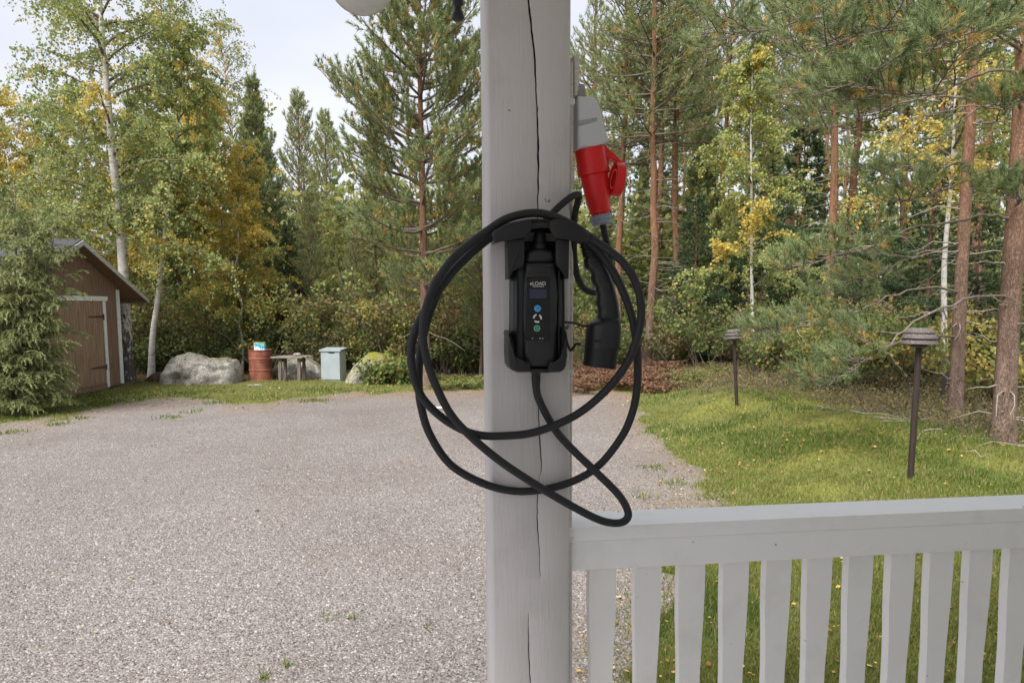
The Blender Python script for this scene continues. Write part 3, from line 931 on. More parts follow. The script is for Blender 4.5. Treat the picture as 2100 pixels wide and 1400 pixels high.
# car connector
con = porch_thing('car_charging_connector', 'black car charging connector with finger grip hanging beside the post', 'connector')
CD = 0.022
left_e = [(790, 405), (792, 440), (800, 480), (838, 505), (852, 530), (850, 575), (862, 610), (886, 640), (886, 672), (898, 705), (896, 745), (888, 775), (904, 815), (906, 850), (896, 884), (872, 908), (838, 924), (822, 945), (813, 985), (806, 1060), (800, 1130), (793, 1200), (785, 1272)]
right_e = [(945, 405), (955, 440), (975, 480), (998, 520), (1012, 560), (1030, 610), (1045, 660), (1058, 710), (1068, 760), (1076, 820), (1082, 880), (1086, 940), (1087, 1000), (1084, 1060), (1080, 1128), (1066, 1140), (1058, 1200), (1045, 1305)]
lz_ = np.array([b for a, b in left_e], float); lx_ = np.array([a for a, b in left_e], float)
rz_ = np.array([b for a, b in right_e], float); rx_ = np.array([a for a, b in right_e], float)


def connector_loft(t0, t1, n, ridge=0.0, scale=1.0):
    V = []; sides = 28
    for i in range(n):
        t = t0 + (t1 - t0) * i / (n - 1)
        zl, zr = t, t + 30 * smooth((t - 1100) / 170)
        a = lp(*S3([(float(np.interp(zl, lz_, lx_)), zl)])[0], CD); b = lp(*S3([(float(np.interp(zr, rz_, rx_)), zr)])[0], CD)
        c = (a + b) / 2; h = (b - a) / 2
        hd = min(0.031, np.linalg.norm(h) * 0.95) * (0.8 if t < 900 else 1.0) * scale
        for k in range(sides):
            an = 2 * math.pi * k / sides
            ca, sa = math.cos(an), math.sin(an)
            e_ = 0.8
            V.append(c + h * scale * np.sign(ca) * abs(ca) ** e_ + np.array([0, hd, 0]) * np.sign(sa) * abs(sa) ** e_)
    Q = []
    for i in range(n - 1):
        for k in range(sides):
            k2 = (k + 1) % sides
            Q.append((i * sides + k, i * sides + k2, (i + 1) * sides + k2, (i + 1) * sides + k))
    V.append(np.mean(V[:sides], axis=0)); V.append(np.mean(V[(n - 1) * sides:n * sides], axis=0))
    T = [(len(V) - 2, (k + 1) % sides, k) for k in range(sides)] + [(len(V) - 1, (n - 1) * sides + k, (n - 1) * sides + (k + 1) % sides) for k in range(sides)]
    return np.array(V), [np.array(Q), np.array(T)]


V, F = connector_loft(405, 1128, 90)
hnd = link('handle', mk_mesh('handle', V, F, M['black_body'], True), con)
hnd.data.set_sharp_from_angle(angle=R(60))
V, F = connector_loft(1124, 1275, 12, scale=0.985)
nz_ = link('nozzle', mk_mesh('nozzle', V, F, M['black_plastic'], True), con)
nz_.data.set_sharp_from_angle(angle=R(50))
c0 = lp(*S3([(800, 285)])[0], CD); c1 = lp(*S3([(868, 420)])[0], CD)
prof = []
ln_ = float(np.linalg.norm(c1 - c0))
for i in range(6):
    t = i / 6 * ln_; w_ = 0.0115 + 0.0050 * i / 6
    prof += [(w_, t), (w_, t + ln_ / 12), (w_ - 0.0022, t + ln_ / 12 + 0.0004), (w_ - 0.0022, t + ln_ / 6 - 0.0004)]
lathe_obj('strain_relief', prof + [(0.017, ln_), (0.017, ln_ + 0.004)], M['black_plastic'], con, 18, tuple(c0), tuple(c1 - c0))
obj_bm('latch_mark', prism_bm(lxz(S3([(872, 1078), (885, 1068), (910, 1066), (930, 1080), (926, 1088), (905, 1076), (882, 1086)]), CD + 0.03), -CD - 0.0325, -CD - 0.029), M['panel_black'], con)
obj_bm('release_peg', prism_bm(lxz(S3([(1078, 1130), (1090, 1134), (1090, 1144), (1076, 1146)]), CD), -CD - 0.004, -CD + 0.004, 0.001), M['black_plastic'], con)
# straps that tie it to the bracket
V, F = tube(spline([lp(a, b, d) for a, b, d in ((1152, 660, .05), (1165, 661, .055), (1180, 663, .05), (1194, 668, .04), (1206, 668, .035))], 24), 0.0022, 8, True)
st_ = link('tether_strap', mk_mesh('tether_strap', V, F, M['rubber'], True)); st_.location = tuple(PO); st_.rotation_euler = (0, 0, PA)
tag(st_, 'thin black strap tying the car connector to the charger bracket', 'strap')
V, F = tube(spline([lp(a, b, d) for a, b, d in ((1160, 690, .03), (1164, 706, .03), (1170, 718, .025), (1176, 712, .02), (1181, 705, .015), (1190, 706, .01))], 30), 0.0026, 8, True)
hk_ = porch_thing('connector_hook', 'small bent black hook with a metal pin between bracket and connector', 'hook')
link('bent_wire', mk_mesh('bent_wire', V, F, M['rubber'], True), hk_)
p0 = lp(1186, 707, .010); p1 = lp(1204, 706, .010)
lathe_obj('metal_pin', [(0.0019, 0), (0.0019, float(np.linalg.norm(p1 - p0)))], M['dull_metal'], hk_, 10, tuple(p0), tuple(p1 - p0))

# grey wall socket with red collar and flip lid, red plug in it
S4 = lambda pts: [(1120 + a * 0.2714, 100 + b * 0.2714) for a, b in pts]
SD = -0.052
soc = porch_thing('wall_power_socket', 'grey angled power socket with red collar and open red lid beside the post', 'socket')
obj_bm('housing', prism_bm(lxz(S4([(214, 385), (335, 398), (352, 412), (376, 465), (447, 735), (330, 762), (214, 780)]), SD), 0.020, 0.092, 0.006, 3), M['grey_plastic'], soc, 50)
obj_bm('recess_shade_plate', prism_bm(lxz(S4([(244, 545), (385, 518), (390, 545), (250, 585)]), SD + 0.034), 0.0185, 0.026, 0.001, 1), plain('recess_shade_grey', (0.36, 0.37, 0.385), 0.5), soc, 40)  # raised plate in darker grey, painting in the shade of a recess
obj_bm('bracket_tab', prism_bm(lxz(S4([(214, 282), (262, 290), (278, 305), (276, 384), (214, 380)]), SD), 0.030, 0.085, 0.003, 2), plain('tab_grey', (0.30, 0.31, 0.32), 0.5), soc, 40)
obj_bm('mounting_strip', prism_bm(lxz(S4([(192, 72), (222, 78), (232, 92), (232, 280), (214, 380), (192, 380)]), SD), 0.028, 0.088, 0.003, 2), M['beige_pvc'], soc, 40)
A0 = lp(*S4([(330, 762)])[0], SD); A1 = lp(*S4([(425, 1330)])[0], SD)
ax_ = A1 - A0; LA = float(np.linalg.norm(ax_)); pxm = 0.00098
lathe_obj('red_collar', [(30.0 * pxm, -0.004), (30.6 * pxm, 0), (31.0 * pxm, LA * 0.14), (32.2 * pxm, LA * 0.30), (32.2 * pxm, LA * 0.335), (27 * pxm, LA * 0.337)], M['red_plastic'], soc, 40, tuple(A0), tuple(ax_))
hing = obj_bm('lid_hinge', prism_bm(lxz(S4([(420, 742), (440, 738), (480, 785), (500, 812), (545, 838), (584, 878), (572, 892), (530, 866), (490, 850), (474, 832), (436, 838)]), SD), 0.040, 0.064, 0.003, 2), M['red_plastic'], soc, 40)
lc = lp(*S4([(545, 990)])[0], SD)
lax = Vector((-0.985, -0.03, 0.13)).normalized()
r_l = 33 * pxm
lathe_obj('flip_lid', [(0.001, -0.006), (r_l * 0.98, -0.006), (r_l * 1.03, -0.004), (r_l * 1.03, 0.012), (r_l * 0.92, 0.012), (r_l * 0.88, 0.002), (r_l * 0.62, 0.001), (r_l * 0.60, 0.010), (r_l * 0.52, 0.010), (r_l * 0.5, 0.0), (0.001, 0.0)],
          M['red_plastic'], soc, 40, tuple(lc), tuple(lax), cap=False)
plg = porch_thing('red_power_plug', 'red round industrial power plug with grey cable nut', 'plug')
lathe_obj('plug_body', [(26 * pxm, LA * 0.32), (27.3 * pxm, LA * 0.345), (27.0 * pxm, LA * 0.42), (25.2 * pxm, LA * 0.60), (22.4 * pxm, LA * 0.77), (21.4 * pxm, LA * 0.80), (21.5 * pxm, LA * 0.812), (23.6 * pxm, LA * 0.816), (23.6 * pxm, LA * 0.835), (19.0 * pxm, LA * 0.838), (18.5 * pxm, LA * 0.885)],
          M['red_plastic'], plg, 40, tuple(A0), tuple(ax_))
nut_p = lathe([(20.8 * pxm, LA * 0.872), (21.6 * pxm, LA * 0.885), (21.6 * pxm, LA * 0.93), (20.6 * pxm, LA * 0.932), (20.6 * pxm, LA * 0.945), (21.4 * pxm, LA * 0.948), (20.6 * pxm, LA * 0.99), (18.5 * pxm, LA * 1.0), (8 * pxm, LA * 1.004)], 40, tuple(A0), tuple(ax_))

nm_ = mk_mesh('cable_nut', nut_p[0], nut_p[1], M['nut_grey'], True); nm_.set_sharp_from_angle(angle=R(35))
nut = link('cable_nut', nm_, plg)
for k_ in range(14):
    an = 2 * math.pi * k_ / 14
    axv = Vector(ax_).normalized(); s_ = axv.orthogonal().normalized(); t_ = axv.cross(s_)
    pc = Vector(A0) + axv * LA * 0.905 + (s_ * math.cos(an) + t_ * math.sin(an)) * 21.2 * pxm
    lathe_obj('nut_ridge', [(0.0011, -0.006), (0.0011, 0.006)], M['nut_grey'], nut, 6, tuple(pc), tuple(axv))

# conduit with clips down the side of the post
cnd = porch_thing('cable_conduit', 'thin beige cable conduit clipped down the side of the post', 'conduit')
cx_ = lp(1176, 700, -0.03)[0]
V, F = tube(np.array([[HWP + 0.0058 - LEAN * (z - 1.9) + 0.0007 * math.sin(z * 7), 0.026, z] for z in np.linspace(0.9, lp(1176, 130, -0.03)[2], 60)]), 0.0046, 12, True)
link('conduit_tube', mk_mesh('conduit_tube', V, F, M['beige_pvc'], True), cnd)
for py_ in (208, 396, 575, 762, 1106):
    zc = lp(1176, py_, -0.02)[2]
    obj_bm('clip', box_bm((HWP + 0.0002 - LEAN * (zc - 1.9), 0.0185, zc - 0.006), (HWP + 0.0125 - LEAN * (zc - 1.9), 0.034, zc + 0.006), 0.003, 3), M['white_pvc'], cnd, 50)

# hanging things at the top of the frame
globe_c = lp(741, -44, 0.10)
gl = porch_thing('globe_lamp', 'frosted white glass globe lamp hanging from the porch beam', 'lamp')
mg, nt, b = nmat('opal_glass')
b.inputs['Base Color'].default_value = (0.80, 0.79, 0.74, 1); b.inputs['Roughness'].default_value = 0.25
b.inputs['Transmission Weight'].default_value = 0.25
n_ = node(nt, 'ShaderNodeTexNoise', Scale=14.0, Detail=4); nt.links.new(objco(nt), n_.inputs['Vector'])
r_ = ramp(nt, [(0.3, (0.62, 0.62, 0.56)), (0.7, (0.84, 0.83, 0.78))]); nt.links.new(n_.outputs['Fac'], r_.inputs['Fac']); nt.links.new(r_.outputs['Color'], b.inputs['Base Color'])
RG = 0.0555
lathe_obj('globe', [(RG * math.sin(a) + 1e-4, -RG * math.cos(a)) for a in np.linspace(0.0, math.pi * 0.9, 24)], mg, gl, 40, tuple(globe_c), (0, 0, 1), 80)
lathe_obj('lamp_holder', [(0.022, RG * 0.93), (0.022, RG + 0.03), (0.012, RG + 0.045), (0.004, RG + 0.05), (0.004, 2.906 - globe_c[2])], M['iron'], gl, 20, tuple(globe_c))
fin_b = lp(939, 43, 0.02)
fn = porch_thing('iron_pendant', 'small black turned iron pendant hanging beside the post', 'pendant')
lathe_obj('turned_end', [(0.002, -0.001), (0.008, 0.0), (0.0108, 0.003), (0.0112, 0.008), (0.0085, 0.014), (0.0062, 0.020), (0.0062, 0.024), (0.0095, 0.028), (0.0100, 0.036), (0.0085, 0.042), (0.0080, 0.10)], M['iron'], fn, 20, tuple(fin_b), (0, 0, 1), 60)
lathe_obj('hanger_rod', [(0.003, 0.10), (0.003, 2.906 - fin_b[2])], M['iron'], fn, 10, tuple(fin_b))


# ------------------------------------------------------------------ trees
UP = np.array([0, 0, 1.0])


def path_at(P, t):
    """point on polyline P (rows) at parameter t in 0..1"""
    f = t * (len(P) - 1); i = min(int(f), len(P) - 2); w = f - i
    return P[i] * (1 - w) + P[i + 1] * w


def trunk_path(H, rng, wob=0.12, lean=(0, 0), n=14):
    t = np.linspace(0, 1, n)
    w = np.cumsum(rng.normal(0, wob / n ** 0.5, (n, 2)), axis=0); w -= w[0]
    return np.stack([w[:, 0] + lean[0] * t * H, w[:, 1] + lean[1] * t * H, t * H], -1)


def trunk_tube(P, r0, r1, sides=10, flare=1.35):
    Q = spline(P, 40)
    t = np.linspace(0, 1, len(Q))
    r = r0 + (r1 - r0) * t ** 0.85
    r = r * (1 + (flare - 1) * np.exp(-t * 30))
    return tube(Q, r, sides)


def curve_branch(o, az, el0, el1, L, rng, n=7, wob=0.12):
    d = np.array([math.cos(az), math.sin(az)])
    P = [o]; p = o.copy(); a = az
    for i in range(n - 1):
        t = (i + 0.5) / (n - 1)
        e = el0 + (el1 - el0) * t + rng.normal(0, wob)
        a = a + rng.normal(0, wob)
        p = p + np.array([math.cos(a) * math.cos(e), math.sin(a) * math.cos(e), math.sin(e)]) * L / (n - 1)
        P.append(p)
    return np.array(P)


def birch(seed, P, r0, cs, spread, n_br, n_leaf, yellow=0.12, base=0.35, droop=1.0, lsize=0.055, el=(0.5, 1.0), top=0.25, twig_len=0.7, twigs=True, low=1.0):
    """P: trunk path (local). Returns trunk, branches, leaves as Acc"""
    rng = np.random.default_rng(seed)
    A, B, Lf = Acc(), Acc(), Acc()
    A.add(*trunk_tube(P, r0, r0 * 0.12))
    H = P[-1][2]
    tw_o, tw_p, tw_y = [], [], []
    for i in range(n_br):
        t = cs + (0.99 - cs) * ((i + rng.random()) / n_br) ** 0.9
        o = path_at(P, t)
        k = (t - cs) / (1 - cs)
        shape = (top + (1 - top) * (1 - k) ** 0.8) * (low + (1 - low) * min(1, k / 0.3))
        L = spread * shape * (0.65 + 0.6 * rng.random())
        az = i * 2.399963 + rng.normal(0, 0.4)
        e0 = el[0] + (el[1] - el[0]) * rng.random() * 0.6 + 0.35 * k
        Q = curve_branch(o, az, e0, e0 - 0.9 * droop * (1 - 0.4 * k), L, rng)
        rb = max(0.006, min(r0 * 0.4, 0.016 * L + 0.004))
        B.add(*tube(Q, np.linspace(rb, 0.003, len(Q)), 5))
        y = rng.random() < yellow
        nt_ = max(4, int(L * 9))
        for j in range(nt_):
            s = 0.18 + 0.82 * (j + rng.random()) / nt_
            q = path_at(Q, min(s, 0.999))
            a2 = az + rng.normal(0, 1.0)
            e2 = rng.normal(0.25, 0.35)
            tl = twig_len * (0.45 + 0.8 * rng.random()) * (0.7 + 0.5 * (1 - k))
            W = curve_branch(q, a2, e2, e2 - 1.5 * droop, tl, rng, 5, 0.15)
            tw_p.append(W); tw_y.append(y or rng.random() < yellow * 0.5)
            if twigs: B.add(*tube(W, np.linspace(0.004, 0.0018, 5), 3))
    tw = np.array(tw_p)
    N = len(tw)
    per = max(2, n_leaf // N)
    f = rng.random((N, per)) * 3.999
    i0 = f.astype(int); w = (f - i0)[..., None]
    idx = np.arange(N)[:, None]
    LP = tw[idx, i0] * (1 - w) + tw[idx, i0 + 1] * w + rng.normal(0, 0.035, (N, per, 3))
    yv = np.array(tw_y)[:, None]
    tin = np.where(yv, 0.80 + rng.normal(0, 0.09, (N, per)), base + rng.normal(0, 0.06, (N, 1)) + rng.normal(0, 0.09, (N, per)))
    tin = np.where(rng.random((N, per)) < yellow * 0.35, 0.78, tin)
    sz = lsize * (0.7 + 0.6 * rng.random(N * per))
    V, F = leaves(LP.reshape(-1, 3), sz, sz * 0.8, rng)
    Lf.add(V, F, np.repeat(np.clip(tin.ravel(), 0, 1), 4))
    return A, B, Lf


def shoots_on(Q, L, rng, B, out, s0=0.3, gap=0.24, sec=0.45, tuft_gap=0.13, upk=0.25, twig=True, flat=0.9):
    """side shoots on branch Q; fills out with (base, dir, age) of needle tufts"""
    n = max(3, int(L * (1 - s0) / gap))
    for j in range(n):
        s = s0 + (1 - s0) * (j + 0.6 * rng.random()) / n
        q = path_at(Q, min(s, 0.999)); d = unit(path_at(Q, min(s + 0.08, 1.0) if s < 0.92 else 1.0) - path_at(Q, max(s - 0.08, 0)))
        side = unit(np.cross(d, UP))
        for sg in (-1, 1):
            if rng.random() < 0.1: continue
            l2 = ((1 - s) * L * sec + 0.16) * (0.7 + 0.5 * rng.random())
            dd = unit(d * 0.7 + side * sg * (0.55 + 0.4 * rng.random()) * flat + UP * (upk + rng.normal(0, 0.2)))
            de = unit(dd + UP * (0.25 + upk) + rng.normal(0, 0.15, 3))
            W = np.array([q, q + dd * l2 * 0.5, q + dd * l2 * 0.5 + de * l2 * 0.5])
            if twig: B.add(*tube(W, np.array([0.006, 0.004, 0.003]), 3))
            m = max(1, int(l2 / tuft_gap))
            for k in range(m):
                u = 1 - k / m * 0.8
                b = path_at(W, u * 0.999)
                dr = unit((dd if u < 0.5 else de) + UP * 0.15 + rng.normal(0, 0.32 if k else 0.1, 3))
                out.append((b, dr, k / m))
    out.append((Q[-1], unit(Q[-1] - Q[-2] + UP * 0.15), 0.0))


def pine(seed, P, r0, cs, spread, n_needle=16, whorl=0.5, per=5, el=(0.05, 0.85), curl=0.45, shape='cone', nl=0.075, nw=0.009, base=0.38, yellow=0.10, dead=0, gap=0.24, tuft_gap=0.13, shoot=0.10, sec=0.45, s0=0.3, r1=None):
    rng = np.random.default_rng(seed)
    A, B, D, N = Acc(), Acc(), Acc(), Acc()
    H = P[-1][2]
    A.add(*trunk_tube(P, r0, r1 or r0 * 0.15))
    out = []
    z = cs * H; az0 = rng.random() * 6
    while z < H * 0.985:
        k = (z - cs * H) / (H - cs * H)
        if shape == 'cone': L = spread * (1 - k) ** 0.8 + 0.15
        elif shape == 'round': L = spread * (0.55 + 0.45 * math.sin(math.pi * min(1, k * 1.15 + 0.15))) * (1 - k ** 3 * 0.75)
        else: L = spread * min(1, 0.55 + k * 1.2) * (1 - k) ** 0.55 + 0.2
        o = path_at(P, z / H)
        np_ = max(3, int(round(per + rng.normal(0, 0.7))))
        for i in range(np_):
            az = az0 + i * 2 * math.pi / np_ + rng.normal(0, 0.25)
            e = el[0] + (el[1] - el[0]) * k + rng.normal(0, 0.1)
            l = L * (0.6 + 0.6 * rng.random())
            Q = curve_branch(o + UP * rng.normal(0, 0.07), az, e, e + curl, l, rng, 7, 0.07)
            B.add(*tube(Q, np.linspace(min(r0 * 0.45, 0.012 + 0.013 * l), 0.004, 7), 5))
            shoots_on(Q, l, rng, B, out, s0, gap, sec, tuft_gap)
        az0 += 0.9
        z += whorl * (0.75 + 0.5 * rng.random()) * (1 - 0.35 * k)
    out.append((P[-1], UP.copy(), 0.0))
    for i in range(dead):
        t = 0.12 + (cs - 0.10) * rng.random()
        o = path_at(P, t)
        Q = curve_branch(o, rng.random() * 6.3, rng.normal(-0.05, 0.2), rng.normal(-0.2, 0.2), 0.35 + 0.9 * rng.random(), rng, 5, 0.15)
        D.add(*tube(Q, np.linspace(0.010, 0.003, 5), 4))
    Bs = np.array([o[0] for o in out]); Ds = np.array([o[1] for o in out]); ag = np.array([o[2] for o in out])
    tin = base + rng.normal(0, 0.10, len(out)) + 0.12 * (Bs[:, 2] / H - 0.6)
    old = (ag > 0.35) & (rng.random(len(out)) < yellow * 2.6)
    tin = np.where(old, 0.86 + rng.normal(0, 0.08, len(out)), tin)
    V, F, t = tufts(Bs, Ds, n_needle, shoot, nl, nw, rng, tin)
    N.add(V, F, t)
    return A, B, D, N


def spruce(seed, H, r0, spread, n_needle=24, base=0.4, nl=0.08, nw=0.020):
    rng = np.random.default_rng(seed)
    A, B, N = Acc(), Acc(), Acc()
    P = trunk_path(H, rng, 0.05)
    A.add(*trunk_tube(P, r0, 0.012))
    out = []
    z = 0.25
    while z < H * 0.99:
        k = z / H
        L = spread * (1 - k) ** 0.85 + 0.08
        o = path_at(P, k)
        for i in range(6):
            az = rng.random() * 6.283
            e = -0.25 + 0.75 * k + rng.normal(0, 0.1)
            l = L * (0.7 + 0.45 * rng.random())
            Q = curve_branch(o, az, e, e - 0.15 + 0.3, l, rng, 6, 0.06)
            B.add(*tube(Q, np.linspace(0.006 + 0.008 * l, 0.003, 6), 4))
            shoots_on(Q, l, rng, B, out, 0.12, 0.15, 0.35, 0.10, upk=-0.25, twig=False, flat=1.1)
        z += 0.22 + 0.1 * rng.random()
    out.append((P[-1], UP.copy(), 0))
    Bs = np.array([o[0] for o in out]); Ds = np.array([o[1] for o in out])
    tin = base + rng.normal(0, 0.15, len(out))
    V, F, t = tufts(Bs, Ds, n_needle, 0.12, nl, nw, rng, tin, 30, 70)
    N.add(V, F, t)
    return A, B, N


def put_tree(name, label, cat, loc, parts, group=None, rz=0.0, scale=1.0):
    """parts: (part name, mesh)"""
    t = thing(name, label, cat, tuple(loc), rz, group)
    t.scale = (scale,) * 3
    for n, me in parts:
        if me is not None and len(me.vertices):
            o_ = link(n, me, t)
            if 'branches' in n: o_['kind'] = 'stuff'
    return t


def tree_parts(A, B, Lf, bark, leafm, dead=None):
    r = [('trunk', A.mesh('trunk', M[bark], True)), ('branches', B.mesh('branches', M['twig'], True)), ('crown', Lf.mesh('crown', M[leafm]))]
    if dead is not None and dead.n: r.append(('dead_branches', dead.mesh('dead_branches', M['dead_twig'], True)))
    return r


def base_pt(px, Y):
    x = (px - CX) / FPX * Y / 1.0055
    return np.array([x, Y, float(hgt(x, Y)) - 0.03])


def px_path(pts, Y, z0=None):
    """local trunk path through photo pixels at depth Y; returns base, local path"""
    b = at(pts[0][0], pts[0][1], Y)
    b[2] = float(hgt(b[0], b[1])) - 0.05
    Q = np.array([at(a, c, Y) for a, c in pts]); Q[0] = b
    return b, Q - b


rg = np.random.default_rng(77)

# --- named trees on the left
b0, P0 = px_path([(263, 786), (259, 690), (255, 600), (248, 480), (238, 385), (229, 300), (221, 200), (211, 100), (205, 0), (196, -150), (190, -300), (186, -420)], 18.6)
A, B, Lf = birch(5, P0, 0.155, 0.22, 3.0, 58, 48000, yellow=0.09, base=0.45, droop=1.15, el=(0.35, 0.9), top=0.35, twig_len=1.25, lsize=0.066, low=0.75)
put_tree('birch_tree', 'tall birch with white trunk and drooping green branches behind the shed corner', 'tree', b0, tree_parts(A, B, Lf, 'birch_bark', 'birch_leaf'))
b0, P0 = px_path([(309, 752), (313, 690), (324, 610), (331, 545), (338, 470), (347, 400), (357, 320), (370, 220), (379, 120), (384, 60)], 19.6)
A, B, Lf = birch(6, P0, 0.085, 0.34, 1.7, 40, 22000, yellow=0.12, base=0.46, lsize=0.075, twig_len=0.8)
put_tree('birch_tree', 'slim leaning birch with crooked white trunk beside the large boulder', 'tree', b0, tree_parts(A, B, Lf, 'young_birch', 'birch_leaf'))
P0 = trunk_path(8.2, rg, 0.35)
A, B, Lf = birch(7, P0, 0.055, 0.20, 1.9, 42, 20000, yellow=0.42, base=0.57, lsize=0.072, twig_len=0.6)
YB = tree_parts(A, B, Lf, 'young_birch', 'birch_leaf')
P0 = trunk_path(9.5, rg, 0.35)
A, B, Lf = birch(8, P0, 0.07, 0.15, 2.3, 46, 32000, yellow=0.10, base=0.46, lsize=0.072, twig_len=0.8)
GB = tree_parts(A, B, Lf, 'young_birch', 'birch_leaf')
P0 = trunk_path(15.0, rg, 0.5)
A, B, Lf = birch(9, P0, 0.11, 0.42, 2.6, 52, 10000, yellow=0.08, base=0.42, lsize=0.085, twig_len=1.0, el=(0.6, 1.1))
TB = tree_parts(A, B, Lf, 'birch_bark', 'birch_leaf')

put_tree('birch_tree', 'young birch with golden yellow leaves between the slim birch and the bushy pine', 'tree', base_pt(466, 22.0), YB, rz=0.4)
put_tree('birch_tree', 'smaller yellow birch with thin white stem standing nearest the red barrel', 'tree', base_pt(490, 21.0), YB, rz=2.2, scale=0.78)
put_tree('birch_tree', 'yellow birch behind the slim leaning birch', 'tree', base_pt(405, 24.5), YB, rz=3.7, scale=1.1)
put_tree('birch_tree', 'yellow-orange birch rising above the shed roof at the picture edge', 'tree', base_pt(40, 24.5), YB, rz=5.0, scale=1.12)
for i_, (px_, Y_, rz_, sc_, lb_) in enumerate(((120, 22.5, 0.3, 0.82, 'green birch directly behind the shed roof ridge'), (-70, 20.5, 1.4, 0.92, 'green birch cut by the picture edge beyond the shed'),
                                              (330, 24.0, 2.9, 0.80, 'green birch filling the gap between the two white trunks'), (200, 26.5, 4.4, 1.0, 'taller green birch deep behind the tall white birch'),
                                              (700, 25.5, 5.2, 0.62, 'low green and yellow birch behind the grey metal box'), (960, 23.0, 1.9, 0.66, 'low leafy birch just beside the porch post'))):
    put_tree('birch_tree', lb_, 'tree', base_pt(px_, Y_), GB, rz=rz_, scale=sc_)
put_tree('birch_tree', 'high thin-leaved birch against the sky behind the slim leaning birch', 'tree', base_pt(392, 33.0), TB, rz=1.0, scale=1.06)
put_tree('birch_tree', 'high thin-leaved birch against the sky behind the bushy young pine', 'tree', base_pt(500, 34.0), TB, rz=3.0, scale=0.97)

# bushy young pine, tall spreading pine and their neighbours
P0 = trunk_path(10.0, rg, 0.08)
A, B, D, N = pine(21, P0, 0.10, 0.10, 2.1, 26, 0.36, 6, (0.10, 1.05), 0.40, 'cone', nl=0.11, nw=0.020, base=0.54, yellow=0.07, dead=10, gap=0.15, tuft_gap=0.10, shoot=0.13)
CP = tree_parts(A, B, N, 'pine_bark', 'pine_needle', D)
put_tree('pine_tree', 'bushy cone-shaped young pine rising behind the red barrel', 'tree', base_pt(541, 25.0), CP, scale=0.91)
P0 = trunk_path(10.0, rg, 0.15)
A, B, D, N = pine(24, P0, 0.09, 0.14, 1.7, 20, 0.46, 5, (0.15, 1.0), 0.45, 'open', nl=0.11, nw=0.018, base=0.60, yellow=0.12, dead=12, gap=0.19, tuft_gap=0.11, shoot=0.12)
CP2 = tree_parts(A, B, N, 'pine_bark', 'pine_needle', D)
put_tree('pine_tree', 'slender pine top seen just beside the bushy young pine', 'tree', base_pt(621, 33.5), CP2, rz=1.5, scale=1.10)
put_tree('pine_tree', 'green pine behind the bench with its top below the spreading pine', 'tree', base_pt(672, 29.0), CP2, rz=2.6, scale=0.90)
put_tree('pine_tree', 'broad low pine behind the mossy boulder', 'tree', base_pt(775, 23.0), CP2, rz=4.0, scale=0.72)
for px_, Y_, sc_, rz_, lb_ in ((640, 22.5, 0.52, 0.9, 'young pale pine rising over the wooden bench'), (730, 21.8, 0.46, 2.0, 'young pale pine rising over the grey metal box'), (835, 21.0, 0.50, 3.3, 'young pale pine at the foot of the spreading pine'), (985, 20.0, 0.55, 5.5, 'young pale pine half hidden by the porch post')):
    put_tree('pine_tree', lb_, 'tree', base_pt(px_, Y_), CP2, 'young pale pines', rz_, sc_)
put_tree('pine_tree', 'dark pine half hidden by the tall birch trunk', 'tree', base_pt(290, 30.0), CP, rz=5.1, scale=1.0)
put_tree('pine_tree', 'low bushy pine beside the post, behind the cable loops', 'tree', base_pt(930, 21.5), CP2, rz=0.7, scale=0.6)
b0, P0 = px_path([(876, 800), (873, 720), (870, 600), (868, 500), (867, 400), (864, 300), (862, 200), (861, 100), (860, 0), (859, -90), (858, -170)], 17.2)
A, B, D, N = pine(22, P0, 0.125, 0.22, 2.9, 24, 0.52, 6, (-0.05, 0.75), 0.45, 'open', nl=0.10, nw=0.016, base=0.56, yellow=0.13, dead=12, gap=0.15, tuft_gap=0.095, s0=0.18, shoot=0.12, sec=0.5)
put_tree('pine_tree', 'tall spreading pine with red trunk and upswept branches, close by the post', 'tree', b0, tree_parts(A, B, N, 'pine_bark', 'pine_needle', D))

